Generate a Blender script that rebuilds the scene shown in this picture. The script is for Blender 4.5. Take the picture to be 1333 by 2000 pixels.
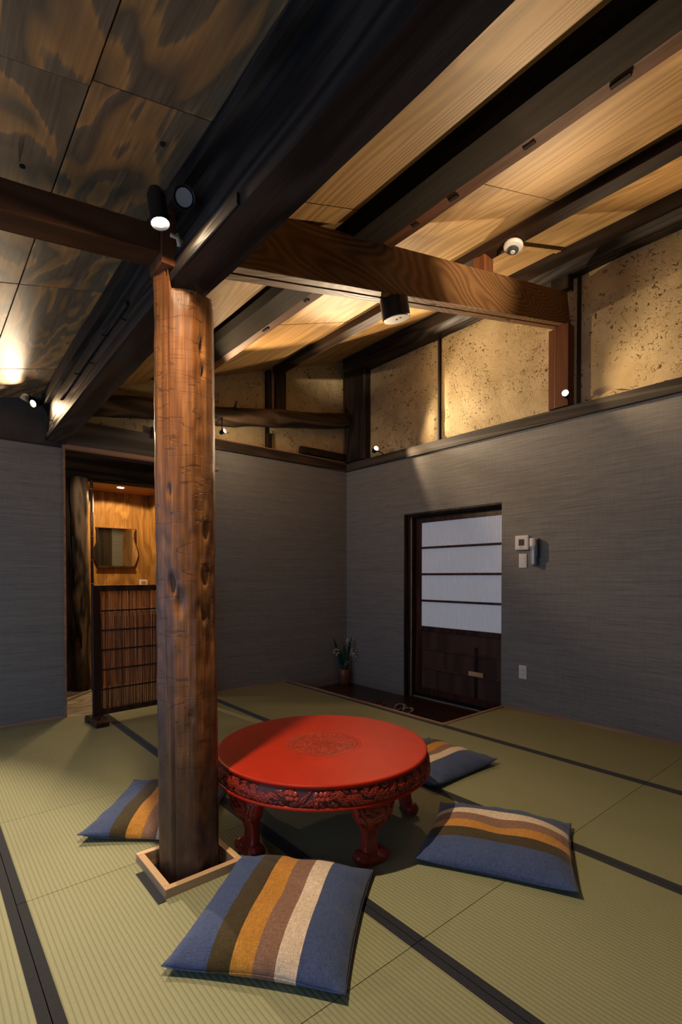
import bpy, bmesh, math, random
import numpy as np
from mathutils import Vector, Matrix, noise

S = bpy.context.scene
for o in list(bpy.data.objects):
    bpy.data.objects.remove(o)
COL = S.collection
random.seed(7)
PI = math.pi

# ------------------------------------------------------------------ camera
cam_d = bpy.data.cameras.new('camera')
cam = bpy.data.objects.new('camera', cam_d)
COL.objects.link(cam)
S.camera = cam
cam_d.sensor_fit = 'AUTO'
cam_d.sensor_width = 36.0
cam_d.lens = 988.8 * 36.0 / 2000.0
cam_d.shift_y = (1139.3 - 1000.0) / 2000.0
cam_d.clip_start = 0.05
cam.location = (0, 0, 1.15)
cam.rotation_euler = (PI / 2 - 0.01434, 0, -0.70056)

# ------------------------------------------------------------------ world and exposure
W = bpy.data.worlds.new('world')
S.world = W
W.use_nodes = True
bg = W.node_tree.nodes['Background']
bg.inputs[0].default_value = (0.36, 0.54, 0.86, 1)
bg.inputs[1].default_value = 1.4
S.view_settings.view_transform = 'Standard'
S.view_settings.look = 'None'
S.view_settings.gamma = 1
S.view_settings.exposure = 0.0
S.view_settings.use_curve_mapping = False
WARM = (1.0, 0.76, 0.50)
WARM2 = (1.0, 0.68, 0.38)
POW_PILLAR, POW_WALL, POW_NICHE = 222.0, 140.0, 80.0

# ------------------------------------------------------------------ materials
def new_mat(name):
    m = bpy.data.materials.new(name)
    m.use_nodes = True
    nt = m.node_tree
    b = nt.nodes['Principled BSDF']
    return m, nt, b

def lk(nt, a, b):
    nt.links.new(a, b)

def nd(nt, typ, **kw):
    n = nt.nodes.new(typ)
    for k, v in kw.items():
        setattr(n, k, v)
    return n

def ramp(nt, stops, interp='LINEAR'):
    r = nd(nt, 'ShaderNodeValToRGB')
    r.color_ramp.interpolation = interp
    e = r.color_ramp.elements
    e[0].position, e[0].color = stops[0][0], (*stops[0][1], 1)
    e[1].position, e[1].color = stops[-1][0], (*stops[-1][1], 1)
    for p, c in stops[1:-1]:
        x = e.new(p)
        x.color = (*c, 1)
    return r

def math_n(nt, op, a, b=None):
    n = nd(nt, 'ShaderNodeMath', operation=op)
    for i, v in enumerate((a, b)):
        if v is None:
            continue
        if isinstance(v, (int, float)):
            n.inputs[i].default_value = v
        else:
            lk(nt, v, n.inputs[i])
    return n.outputs[0]

def mix(nt, fac, a, b, blend='MIX'):
    n = nd(nt, 'ShaderNodeMix', data_type='RGBA', blend_type=blend)
    if isinstance(fac, (int, float)):
        n.inputs[0].default_value = fac
    else:
        lk(nt, fac, n.inputs[0])
    for i, v in ((6, a), (7, b)):
        if isinstance(v, tuple):
            n.inputs[i].default_value = (*v, 1)
        else:
            lk(nt, v, n.inputs[i])
    return n.outputs[2]

def coords(nt, scale=(1, 1, 1), rnd=True, rot=(0, 0, 0)):
    tc = nd(nt, 'ShaderNodeTexCoord')
    mp = nd(nt, 'ShaderNodeMapping')
    mp.inputs['Scale'].default_value = scale
    mp.inputs['Rotation'].default_value = rot
    if rnd:
        oi = nd(nt, 'ShaderNodeObjectInfo')
        v = nd(nt, 'ShaderNodeVectorMath', operation='SCALE')
        v.inputs[0].default_value = (7.3, 11.1, 5.7)
        lk(nt, oi.outputs['Random'], v.inputs['Scale'])
        ad = nd(nt, 'ShaderNodeVectorMath', operation='ADD')
        lk(nt, tc.outputs['Object'], ad.inputs[0])
        lk(nt, v.outputs[0], ad.inputs[1])
        lk(nt, ad.outputs[0], mp.inputs[0])
    else:
        lk(nt, tc.outputs['Object'], mp.inputs[0])
    return mp.outputs[0]

def noise_n(nt, vec, scale, detail=3, rough=0.5, dist=0.0):
    n = nd(nt, 'ShaderNodeTexNoise')
    n.inputs['Scale'].default_value = scale
    n.inputs['Detail'].default_value = detail
    n.inputs['Roughness'].default_value = rough
    n.inputs['Distortion'].default_value = dist
    lk(nt, vec, n.inputs['Vector'])
    return n.outputs['Fac']

def bump(nt, b, h, strength=0.3, dist=0.004):
    dist = dist * (2.5 if strength > 0.6 else 1.0)
    n = nd(nt, 'ShaderNodeBump')
    n.inputs['Strength'].default_value = strength
    n.inputs['Distance'].default_value = dist
    lk(nt, h, n.inputs['Height'])
    lk(nt, n.outputs[0], b.inputs['Normal'])

def stretch(axis, along, across):
    s = [across, across, across]
    s['XYZ'.index(axis)] = along
    return tuple(s)

def m_wood(name, dark, light, axis='Y', rings=9.0, size=3.0, lenratio=0.12, rough=0.6, bumpst=0.35,
           grain=60.0, blotch=0.4, contrast=1.0, spec=0.3):
    """wood with contour grain running along one axis"""
    m, nt, b = new_mat(name)
    v = coords(nt, stretch(axis, size * lenratio, size))
    n = noise_n(nt, v, 1.0, 2, 0.45, 0.35)
    s = math_n(nt, 'SINE', math_n(nt, 'MULTIPLY', n, rings * 6.283))
    s01 = math_n(nt, 'ADD', math_n(nt, 'MULTIPLY', s, 0.5 * contrast), 0.5)
    g = noise_n(nt, coords(nt, stretch(axis, grain * 0.03, grain)), 1.0, 4, 0.6)
    f = math_n(nt, 'ADD', math_n(nt, 'MULTIPLY', s01, 0.55), math_n(nt, 'MULTIPLY', g, 0.45))
    r = ramp(nt, [(0.2, dark), (0.75, light)])
    lk(nt, f, r.inputs[0])
    bl = noise_n(nt, coords(nt, stretch(axis, 1.0, 2.2)), 1.0, 4, 0.6)
    br = ramp(nt, [(0.3, (1 - blotch,) * 3), (0.65, (1, 1, 1))])
    lk(nt, bl, br.inputs[0])
    lk(nt, mix(nt, 1.0, r.outputs[0], br.outputs[0], 'MULTIPLY'), b.inputs['Base Color'])
    b.inputs['Roughness'].default_value = rough
    b.inputs['Specular IOR Level'].default_value = spec
    bump(nt, b, f, bumpst, 0.003)
    return m

def m_plain(name, col, rough=0.5, metal=0.0, spec=0.5, nscale=0, namt=0.15):
    m, nt, b = new_mat(name)
    b.inputs['Roughness'].default_value = rough
    b.inputs['Metallic'].default_value = metal
    b.inputs['Specular IOR Level'].default_value = spec
    v = coords(nt, (1, 1, 1))
    n = noise_n(nt, v, nscale or 25, 3)
    r = ramp(nt, [(0.3, tuple(c * (1 - namt) for c in col)), (0.7, col)])
    lk(nt, n, r.inputs[0])
    lk(nt, r.outputs[0], b.inputs['Base Color'])
    return m

def m_emit(name, col, strength):
    m, nt, b = new_mat(name)
    b.inputs['Base Color'].default_value = (*col, 1)
    b.inputs['Emission Color'].default_value = (*col, 1)
    b.inputs['Emission Strength'].default_value = strength
    return m

def m_wallpaper():
    m, nt, b = new_mat('woven_wallpaper')
    a = noise_n(nt, coords(nt, (5, 5, 330), False), 1.0, 3, 0.65)
    c = noise_n(nt, coords(nt, (1.2, 1.2, 70), False), 1.0, 3, 0.6)
    d = noise_n(nt, coords(nt, (110, 110, 9), False), 1.0, 2)
    f = math_n(nt, 'ADD', math_n(nt, 'MULTIPLY', a, 0.6), math_n(nt, 'ADD', math_n(nt, 'MULTIPLY', c, 0.28), math_n(nt, 'MULTIPLY', d, 0.12)))
    r = ramp(nt, [(0.34, (0.122, 0.124, 0.119)), (0.5, (0.205, 0.208, 0.202)), (0.68, (0.272, 0.275, 0.267))])
    lk(nt, f, r.inputs[0])
    lk(nt, r.outputs[0], b.inputs['Base Color'])
    b.inputs['Roughness'].default_value = 0.75
    b.inputs['Specular IOR Level'].default_value = 0.25
    bump(nt, b, f, 0.35, 0.002)
    return m

def m_plaster():
    m, nt, b = new_mat('mud_plaster')
    v = coords(nt, (1, 1, 1))
    n1 = noise_n(nt, v, 4.0, 5, 0.6)
    n2 = noise_n(nt, v, 26.0, 5, 0.68, 1.6)
    n3 = noise_n(nt, v, 5.5, 3, 0.6, 0.4)
    r = ramp(nt, [(0.3, (0.36, 0.285, 0.155)), (0.7, (0.51, 0.42, 0.25))])
    lk(nt, n1, r.inputs[0])
    # pits where the straw has come away
    pit = math_n(nt, 'MULTIPLY', math_n(nt, 'LESS_THAN', n2, 0.405), math_n(nt, 'GREATER_THAN', n3, 0.47))
    lk(nt, mix(nt, pit, r.outputs[0], (0.10, 0.07, 0.035)), b.inputs['Base Color'])
    b.inputs['Roughness'].default_value = 0.92
    b.inputs['Specular IOR Level'].default_value = 0.15
    h = math_n(nt, 'SUBTRACT', math_n(nt, 'ADD', n2, n1), math_n(nt, 'MULTIPLY', pit, 0.8))
    bump(nt, b, h, 0.6, 0.006)
    return m

def m_tatami():
    m, nt, b = new_mat('woven_rush')
    v = coords(nt, (1, 1, 1), False)
    sep = nd(nt, 'ShaderNodeSeparateXYZ')
    lk(nt, v, sep.inputs[0])
    wob = noise_n(nt, coords(nt, (2, 2, 2), False), 1.0, 2)
    x = math_n(nt, 'ADD', sep.outputs[0], math_n(nt, 'MULTIPLY', wob, 0.004))
    w = math_n(nt, 'SINE', math_n(nt, 'MULTIPLY', x, 6.283 / 0.0158))
    w01 = math_n(nt, 'ADD', math_n(nt, 'MULTIPLY', w, 0.5), 0.5)
    w3 = math_n(nt, 'POWER', w01, 0.45)
    fine = noise_n(nt, coords(nt, (70, 420, 1), False), 1.0, 3, 0.6)
    big = noise_n(nt, coords(nt, (1.5, 0.8, 1)), 1.0, 3)
    r = ramp(nt, [(0.25, (0.185, 0.192, 0.100)), (0.75, (0.278, 0.285, 0.166))])
    lk(nt, math_n(nt, 'ADD', math_n(nt, 'MULTIPLY', fine, 0.6), math_n(nt, 'MULTIPLY', big, 0.4)), r.inputs[0])
    dr = ramp(nt, [(0.0, (0.66, 0.66, 0.62)), (0.7, (1, 1, 1))])
    lk(nt, w3, dr.inputs[0])
    lk(nt, mix(nt, 1.0, r.outputs[0], dr.outputs[0], 'MULTIPLY'), b.inputs['Base Color'])
    b.inputs['Roughness'].default_value = 0.62
    b.inputs['Specular IOR Level'].default_value = 0.3
    bump(nt, b, math_n(nt, 'ADD', w3, math_n(nt, 'MULTIPLY', fine, 0.4)), 0.35, 0.002)
    return m

def m_cloth(name, stops=None, col=None, axis=0):
    m, nt, b = new_mat(name)
    v = coords(nt, (1, 1, 1), False)
    wx = noise_n(nt, coords(nt, (500, 60, 60), False), 1.0, 2)
    wy = noise_n(nt, coords(nt, (60, 500, 60), False), 1.0, 2)
    wv = math_n(nt, 'ADD', math_n(nt, 'MULTIPLY', wx, 0.5), math_n(nt, 'MULTIPLY', wy, 0.5))
    wr = ramp(nt, [(0.35, (0.62, 0.62, 0.62)), (0.65, (1.25, 1.25, 1.25))])
    lk(nt, wv, wr.inputs[0])
    if stops:
        sep = nd(nt, 'ShaderNodeSeparateXYZ')
        lk(nt, v, sep.inputs[0])
        t = math_n(nt, 'ADD', math_n(nt, 'DIVIDE', sep.outputs[axis], 0.54), 0.5)
        r = ramp(nt, stops, 'CONSTANT')
        lk(nt, t, r.inputs[0])
        base = r.outputs[0]
    else:
        base = col
    lk(nt, mix(nt, 1.0, base, wr.outputs[0], 'MULTIPLY'), b.inputs['Base Color'])
    b.inputs['Roughness'].default_value = 0.85
    b.inputs['Specular IOR Level'].default_value = 0.15
    b.inputs['Sheen Weight'].default_value = 0.15
    bump(nt, b, wv, 0.2, 0.001)
    return m

def m_pillar():
    m, nt, b = new_mat('hewn_pillar_wood')
    v = coords(nt, (14, 14, 0.7), False)
    g = noise_n(nt, v, 1.0, 5, 0.65, 0.3)
    g2 = noise_n(nt, coords(nt, (90, 90, 3), False), 1.0, 3, 0.6)
    bl = noise_n(nt, coords(nt, (3.2, 3.2, 1.6), False), 1.0, 4, 0.65, 0.5)
    f = math_n(nt, 'ADD', math_n(nt, 'MULTIPLY', g, 0.6), math_n(nt, 'MULTIPLY', g2, 0.4))
    r = ramp(nt, [(0.3, (0.075, 0.024, 0.007)), (0.5, (0.25, 0.092, 0.025)), (0.68, (0.48, 0.215, 0.068))])
    lk(nt, f, r.inputs[0])
    soot_shade = ramp(nt, [(0.40, (0.0, 0.0, 0.0)), (0.62, (1, 1, 1))])
    # lower trunk coloured darker: smoked, plus the lamp's falloff painted in
    tc = nd(nt, 'ShaderNodeTexCoord')
    sp = nd(nt, 'ShaderNodeSeparateXYZ')
    lk(nt, tc.outputs['Object'], sp.inputs[0])
    soot_falloff = nd(nt, 'ShaderNodeMapRange')
    soot_falloff.inputs[1].default_value = 0.35
    soot_falloff.inputs[2].default_value = 1.50
    soot_falloff.inputs[3].default_value = 0.16
    soot_falloff.inputs[4].default_value = -0.16
    lk(nt, sp.outputs[2], soot_falloff.inputs[0])
    lk(nt, math_n(nt, 'ADD', bl, soot_falloff.outputs[0]), soot_shade.inputs[0])
    c = mix(nt, math_n(nt, 'MULTIPLY', soot_shade.outputs[0], 0.8), r.outputs[0], (0.038, 0.024, 0.017))
    lk(nt, c, b.inputs['Base Color'])
    # sparse slanting adze cuts and fine vertical fibre
    cuts = None
    for rot, sc_ in (((0.35, 0.25, 0.0), 26.0), ((-0.30, 0.15, 0.0), 31.0)):
        ax = noise_n(nt, coords(nt, (4, 4, sc_), False, rot), 1.0, 1, 0.4)
        ln = math_n(nt, 'LESS_THAN', math_n(nt, 'ABSOLUTE', math_n(nt, 'SUBTRACT', ax, 0.5)), 0.012)
        msk = math_n(nt, 'GREATER_THAN', noise_n(nt, coords(nt, (7, 7, 5), False, rot), 1.0, 1), 0.50)
        ln = math_n(nt, 'MULTIPLY', ln, msk)
        cuts = ln if cuts is None else math_n(nt, 'MAXIMUM', cuts, ln)
    c = mix(nt, math_n(nt, 'MULTIPLY', cuts, 0.55), c, (0.05, 0.022, 0.010))
    lk(nt, c, b.inputs['Base Color'])
    h = math_n(nt, 'SUBTRACT', f, math_n(nt, 'MULTIPLY', cuts, 0.5))
    b.inputs['Roughness'].default_value = 0.42
    b.inputs['Specular IOR Level'].default_value = 0.45
    bump(nt, b, h, 0.55, 0.008)
    return m

def m_carved(name, hi, lo, rough=0.35, coat=0.3):
    """lacquer with dark glaze left in the carved hollows (attribute 'cavity')"""
    m, nt, b = new_mat(name)
    at = nd(nt, 'ShaderNodeAttribute', attribute_name='cavity')
    n = noise_n(nt, coords(nt, (1, 1, 1)), 9, 4, 0.6)
    r = ramp(nt, [(0.3, tuple(c * 0.8 for c in hi)), (0.7, hi)])
    lk(nt, n, r.inputs[0])
    lk(nt, mix(nt, at.outputs['Fac'], r.outputs[0], lo), b.inputs['Base Color'])
    b.inputs['Roughness'].default_value = rough
    b.inputs['Coat Weight'].default_value = coat
    b.inputs['Specular IOR Level'].default_value = 0.16
    b.inputs['Coat Roughness'].default_value = 0.25
    return m

def m_ply(name, dark, light, axis='Y'):
    """rotary-cut plywood: broad cathedral figure with thin dark outlines"""
    m, nt, b = new_mat(name)
    v = coords(nt, stretch(axis, 1.0, 2.4))
    n = noise_n(nt, v, 1.0, 3.0, 0.5, 0.6)
    q = math_n(nt, 'FRACT', math_n(nt, 'MULTIPLY', n, 8.0))
    g = noise_n(nt, coords(nt, stretch(axis, 3.5, 80.0)), 1.0, 4, 0.6)
    q2 = math_n(nt, 'ADD', q, math_n(nt, 'MULTIPLY', math_n(nt, 'SUBTRACT', g, 0.5), 0.35))
    md = tuple((a_ + b_) / 2 for a_, b_ in zip(dark, light))
    r0 = ramp(nt, [(0.0, dark), (0.40, tuple(x * 1.25 for x in dark)), (0.50, light), (0.80, md), (0.95, dark)])
    lk(nt, q2, r0.inputs[0])
    gr = ramp(nt, [(0.3, (0.68, 0.68, 0.68)), (0.7, (1.15, 1.15, 1.15))])
    lk(nt, g, gr.inputs[0])
    r = nd(nt, 'ShaderNodeMix', data_type='RGBA', blend_type='MULTIPLY')
    r.inputs[0].default_value = 1.0
    lk(nt, r0.outputs[0], r.inputs[6])
    lk(nt, gr.outputs[0], r.inputs[7])
    lk(nt, r.outputs[2], b.inputs['Base Color'])
    b.inputs['Roughness'].default_value = 0.65
    b.inputs['Specular IOR Level'].default_value = 0.25
    bump(nt, b, g, 0.2, 0.002)
    return m

M = {}
M['paper'] = m_wallpaper()
M['plaster'] = m_plaster()
M['darkplaster'] = m_plain('dark_slate_plaster', (0.075, 0.070, 0.066), 0.9, nscale=5, namt=0.35)  # darker copy of the plaster, its shade put into the colour
M['rush'] = m_tatami()
M['heri'] = m_cloth('black_edging_cloth', col=(0.016, 0.017, 0.021))
M['pillar'] = m_pillar()
M['soot_y'] = m_wood('sooty_beam', (0.008, 0.007, 0.0075), (0.046, 0.034, 0.028), 'Y', 7, 5, 0.10, 0.5, 0.8, 45, 0.5)
M['soot_matte'] = m_wood('matte_sooty_wood', (0.004, 0.0033, 0.003), (0.017, 0.011, 0.008), 'Y', 6, 5, 0.05, 0.85, 0.3, 55, 0.5, 1.0, 0.1)
M['soot_x'] = m_wood('sooty_log', (0.030, 0.021, 0.015), (0.150, 0.100, 0.064), 'X', 5, 6, 0.08, 0.6, 0.5, 40, 0.6)
M['soot_z'] = m_wood('sooty_post', (0.011, 0.009, 0.008), (0.050, 0.034, 0.024), 'Z', 6, 6, 0.08, 0.6, 0.4, 60, 0.5)
M['purlin'] = m_wood('dark_purlin', (0.008, 0.0045, 0.003), (0.040, 0.018, 0.009), 'Y', 5, 6, 0.04, 0.6, 0.4, 60, 0.5)
M['rust'] = m_wood('rust_brown_strip', (0.11, 0.036, 0.014), (0.26, 0.090, 0.034), 'Y', 5, 6, 0.05, 0.6, 0.4, 60, 0.4)  # the purlin's lamplit underside, given as a lighter colour
M['grey_x'] = m_wood('grey_lintel_board', (0.060, 0.052, 0.043), (0.125, 0.105, 0.085), 'X', 5, 6, 0.05, 0.7, 0.3, 70, 0.3)
M['redpost'] = m_wood('red_brown_post', (0.105, 0.034, 0.013), (0.23, 0.085, 0.032), 'Z', 4, 6, 0.06, 0.45, 0.2, 70, 0.3, 0.7, 0.4)
M['redpost_x'] = m_wood('red_brown_tie', (0.050, 0.020, 0.010), (0.145, 0.058, 0.025), 'X', 4, 6, 0.05, 0.45, 0.3, 70, 0.4, 0.7, 0.4)
M['cross'] = m_wood('brown_beam_grain', (0.10, 0.047, 0.018), (0.235, 0.118, 0.046), 'X', 70, 1.5, 0.30, 0.55, 0.4, 90, 0.25, 0.7)
M['honey'] = m_wood('honey_boards', (0.28, 0.160, 0.058), (0.57, 0.375, 0.160), 'Y', 22, 2.2, 0.13, 0.6, 0.35, 85, 0.25, 0.55)
M['ply'] = m_ply('stained_plywood', (0.225, 0.170, 0.112), (0.64, 0.355, 0.140))
M['ply_warm'] = m_ply('niche_plywood', (0.26, 0.13, 0.035), (0.44, 0.24, 0.070), 'Z')
M['trimdark'] = m_wood('dark_rail', (0.020, 0.018, 0.016), (0.085, 0.070, 0.054), 'Y', 5, 6, 0.05, 0.6, 0.3, 70, 0.4)
M['hinoki'] = m_wood('pale_trim', (0.46, 0.29, 0.155), (0.62, 0.43, 0.25), 'Y', 5, 8, 0.05, 0.5, 0.15, 80, 0.1)
M['hinoki_x'] = m_wood('pale_trim_x', (0.46, 0.29, 0.155), (0.62, 0.43, 0.25), 'X', 5, 8, 0.05, 0.5, 0.15, 80, 0.1)
M['base'] = m_wood('brown_baseboard', (0.30, 0.165, 0.10), (0.42, 0.25, 0.16), 'Y', 5, 8, 0.05, 0.5, 0.15, 80, 0.2)
M['base_x'] = m_wood('brown_baseboard_x', (0.30, 0.165, 0.10), (0.42, 0.25, 0.16), 'X', 5, 8, 0.05, 0.5, 0.15, 80, 0.2)
M['darkfloor'] = m_wood('dark_entry_floor', (0.012, 0.006, 0.005), (0.042, 0.018, 0.014), 'Y', 5, 6, 0.08, 0.28, 0.15, 60, 0.3, 0.8, 0.5)
M['doorwood'] = m_wood('door_frame_wood', (0.028, 0.010, 0.007), (0.085, 0.030, 0.020), 'Z', 5, 7, 0.06, 0.45, 0.2, 70, 0.3)
M['doorpanel'] = m_wood('door_panel_wood', (0.050, 0.026, 0.019), (0.090, 0.046, 0.032), 'Z', 4, 3, 0.06, 0.55, 0.2, 70, 0.15)
M['screenwood'] = m_wood('screen_frame_wood', (0.022, 0.010, 0.008), (0.060, 0.026, 0.018), 'Z', 4, 7, 0.06, 0.4, 0.2, 70, 0.2)
M['reed'] = m_wood('reed', (0.28, 0.090, 0.030), (0.74, 0.31, 0.115), 'Z', 3, 9, 0.1, 0.5, 0.2, 40, 0.55)
M['hall'] = m_wood('grey_hall_boards', (0.20, 0.165, 0.125), (0.42, 0.36, 0.29), 'X', 9, 5, 0.2, 0.6, 0.3, 60, 0.3)
M['logpost'] = m_wood('natural_log_post', (0.07, 0.052, 0.040), (0.50, 0.36, 0.25), 'Z', 4, 8, 0.16, 0.6, 0.5, 40, 0.7)
M['lacquer'] = m_carved('red_lacquer', (0.37, 0.019, 0.005), (0.13, 0.026, 0.012), 0.45, 0.0)
M['carving'] = m_carved('antiqued_red_lacquer', (0.33, 0.036, 0.018), (0.022, 0.008, 0.007), 0.36, 0.3)
NAVY = (0.046, 0.069, 0.150)
M['cushion'] = m_cloth('striped_cotton', [(0.0, NAVY), (0.245, (0.050, 0.034, 0.010)), (0.375, (0.44, 0.20, 0.030)), (0.50, (0.215, 0.115, 0.072)), (0.62, (0.60, 0.48, 0.35)), (0.735, NAVY)])
M['white'] = m_plain('white_plastic', (0.72, 0.70, 0.67), 0.4, nscale=8, namt=0.05)
M['cream'] = m_plain('cream_tag', (0.62, 0.55, 0.38), 0.6)
M['lcd'] = m_plain('grey_screen', (0.055, 0.070, 0.072), 0.25)
M['silver'] = m_plain('silver_plastic', (0.50, 0.51, 0.52), 0.3, 0.6)
M['black'] = m_plain('black_metal', (0.012, 0.012, 0.014), 0.3, 0.0, 0.5)
M['hoodblack'] = m_plain('hood_black', (0.002, 0.002, 0.002), 0.9, 0.0, 0.05)
M['iron'] = m_plain('old_iron', (0.10, 0.085, 0.07), 0.5, 0.7)
M['ropepale'] = m_plain('pale_peg', (0.62, 0.48, 0.33), 0.6)
M['darkgap'] = m_plain('dark_void', (0.012, 0.010, 0.009), 0.9)
M['terra'] = m_plain('brown_glazed_vase', (0.21, 0.075, 0.040), 0.35, nscale=14, namt=0.45)
M['leaf'] = m_plain('deep_green_leaf', (0.016, 0.058, 0.040), 0.35, nscale=20, namt=0.3)
M['stem'] = m_plain('green_stem', (0.03, 0.065, 0.035), 0.5)
M['blossom'] = m_plain('white_blossom', (0.72, 0.70, 0.66), 0.7)
M['sole'] = m_plain('dark_sole', (0.022, 0.018, 0.016), 0.6)
M['strap'] = m_plain('pale_strap', (0.40, 0.39, 0.36), 0.6)
M['redsole'] = m_plain('red_brown_sole', (0.14, 0.040, 0.025), 0.5)
M['bulb'] = m_emit('warm_bulb', (1.0, 0.86, 0.68), 30.0)
M['bamboo'] = m_plain('dark_bamboo', (0.045, 0.022, 0.014), 0.3)
M['node'] = m_plain('bamboo_node', (0.34, 0.20, 0.11), 0.4)
M['niche_wood'] = m_wood('orange_header', (0.22, 0.085, 0.03), (0.40, 0.18, 0.07), 'X', 5, 6, 0.05, 0.5, 0.2, 70, 0.3)
M['counter'] = m_wood('pale_counter', (0.42, 0.24, 0.10), (0.62, 0.40, 0.19), 'X', 5, 6, 0.05, 0.4, 0.2, 70, 0.2)

mm, nt, b = new_mat('mirror_glass')
b.inputs['Metallic'].default_value = 1.0
b.inputs['Roughness'].default_value = 0.03
b.inputs['Base Color'].default_value = (0.82, 0.84, 0.84, 1)
M['mirror'] = mm
mm, nt, b = new_mat('ribbed_white_pane')
b.inputs['Base Color'].default_value = (0.62, 0.62, 0.66, 1)
b.inputs['Roughness'].default_value = 0.35
b.inputs['Emission Color'].default_value = (0.80, 0.88, 1.0, 1)      # glow put in to brighten the panes, standing for daylight behind
b.inputs['Emission Strength'].default_value = 0.10
M['pane'] = mm

# ------------------------------------------------------------------ mesh helpers
class MB:
    def __init__(s):
        s.v, s.f, s.col = [], [], None

    def add(s, v, f):
        o = len(s.v)
        s.v.extend(tuple(map(float, p)) for p in v)
        s.f.extend(tuple(i + o for i in q) for q in f)
        return s

    def box(s, x0, x1, y0, y1, z0, z1, M4=None):
        v = [(x, y, z) for z in (z0, z1) for y in (y0, y1) for x in (x0, x1)]
        if M4:
            v = [tuple(M4 @ Vector(p)) for p in v]
        return s.add(v, [(0, 2, 3, 1), (4, 5, 7, 6), (0, 1, 5, 4), (2, 6, 7, 3), (0, 4, 6, 2), (1, 3, 7, 5)])

    def rings(s, rings, close=True, cap=True):
        n = len(rings[0])
        v = [p for r in rings for p in r]
        f = []
        for i in range(len(rings) - 1):
            for j in range(n if close else n - 1):
                k = (j + 1) % n
                f.append((i * n + j, i * n + k, (i + 1) * n + k, (i + 1) * n + j))
        if cap:
            f.append(tuple(reversed(range(n))))
            f.append(tuple((len(rings) - 1) * n + j for j in range(n)))
        return s.add(v, f)

    def tube(s, pts, rad, n=10, cap=True):
        pts = [Vector(p) for p in pts]
        rads = rad if isinstance(rad, (list, tuple)) else [rad] * len(pts)
        R = []
        up = Vector((0, 0, 1))
        for i, p in enumerate(pts):
            d = (pts[min(i + 1, len(pts) - 1)] - pts[max(i - 1, 0)]).normalized()
            a = d.cross(up)
            if a.length < 1e-3:
                a = d.cross(Vector((1, 0, 0)))
            a.normalize()
            c = a.cross(d)
            R.append([p + (a * math.cos(t) + c * math.sin(t)) * rads[i] for t in [2 * PI * k / n for k in range(n)]])
        return s.rings(R, True, cap)

    def lathe(s, prof, n=32, c=(0, 0, 0), M4=None):
        R = []
        for r, z in prof:
            ring = [Vector((c[0] + r * math.cos(2 * PI * k / n), c[1] + r * math.sin(2 * PI * k / n), c[2] + z)) for k in range(n)]
            if M4:
                ring = [M4 @ p for p in ring]
            R.append(ring)
        return s.rings(R)

    def build(s, name, mat, parent=None, origin=None, smooth=False, bevel=0.0, segs=2, cav=None):
        if parent is not None:
            origin = world_of(parent)
        origin = Vector(origin or (0, 0, 0))
        me = bpy.data.meshes.new(name)
        me.from_pydata([(p[0] - origin.x, p[1] - origin.y, p[2] - origin.z) for p in s.v], [], s.f)
        bm = bmesh.new()
        bm.from_mesh(me)
        bmesh.ops.recalc_face_normals(bm, faces=bm.faces)
        bm.to_mesh(me)
        bm.free()
        if cav is not None:
            at = me.attributes.new('cavity', 'FLOAT', 'POINT')
            at.data.foreach_set('value', np.asarray(cav, dtype=np.float32))
        me.materials.append(mat)
        if smooth:
            me.polygons.foreach_set('use_smooth', [True] * len(me.polygons))
        o = bpy.data.objects.new(name, me)
        COL.objects.link(o)
        if parent is not None:
            o.parent = parent
        else:
            o.location = origin
        if bevel:
            bv = o.modifiers.new('edge', 'BEVEL')
            bv.width = bevel
            bv.segments = segs
            bv.limit_method = 'ANGLE'
        return o

def world_of(o):
    v = Vector((0, 0, 0))
    while o:
        v = v + Vector(o.location)
        o = o.parent
    return v

def thing(name, label, cat, loc=(0, 0, 0), group=None, rz=0):
    o = bpy.data.objects.new(name, None)
    COL.objects.link(o)
    o.empty_display_size = 0.1
    o.location = loc
    o.rotation_euler[2] = rz
    return tag(o, label, cat, group)

def tag(o, label, cat, group=None):
    o['label'] = label
    o['category'] = cat
    o['kind'] = 'thing'
    if group:
        o['group'] = group
    return o

def struct(o):
    o['kind'] = 'structure'
    return o

def box(name, mat, x0, x1, y0, y1, z0, z1, parent=None, bevel=0.0, origin=None):
    if parent is None and origin is None:
        origin = ((x0 + x1) / 2, (y0 + y1) / 2, z0)
    return MB().box(x0, x1, y0, y1, z0, z1).build(name, mat, parent, origin, bevel=bevel)

def rect_ring(w, h, m=4, ch=0.01):
    """perimeter of a chamfered rectangle centred on 0 (u across, v up)"""
    c = [(-w / 2 + ch, -h / 2), (w / 2 - ch, -h / 2), (w / 2, -h / 2 + ch), (w / 2, h / 2 - ch), (w / 2 - ch, h / 2), (-w / 2 + ch, h / 2), (-w / 2, h / 2 - ch), (-w / 2, -h / 2 + ch)]
    out = []
    for i in range(8):
        a, b = c[i], c[(i + 1) % 8]
        k = m if i % 2 == 0 else 1
        for j in range(k):
            t = j / k
            out.append((a[0] + (b[0] - a[0]) * t, a[1] + (b[1] - a[1]) * t))
    return out

def poly_ring(poly, m=3):
    out = []
    for i in range(len(poly)):
        a, b = poly[i], poly[(i + 1) % len(poly)]
        for j in range(m):
            t = j / m
            out.append((a[0] + (b[0] - a[0]) * t, a[1] + (b[1] - a[1]) * t))
    return out

def rough_pt(p, amp, freq, seed):
    q = Vector(p) * freq + Vector((seed, seed * 1.7, seed * .3))
    return Vector(p) + noise.noise_vector(q) * amp + noise.noise_vector(q * 3.1) * amp * 0.4

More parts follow.
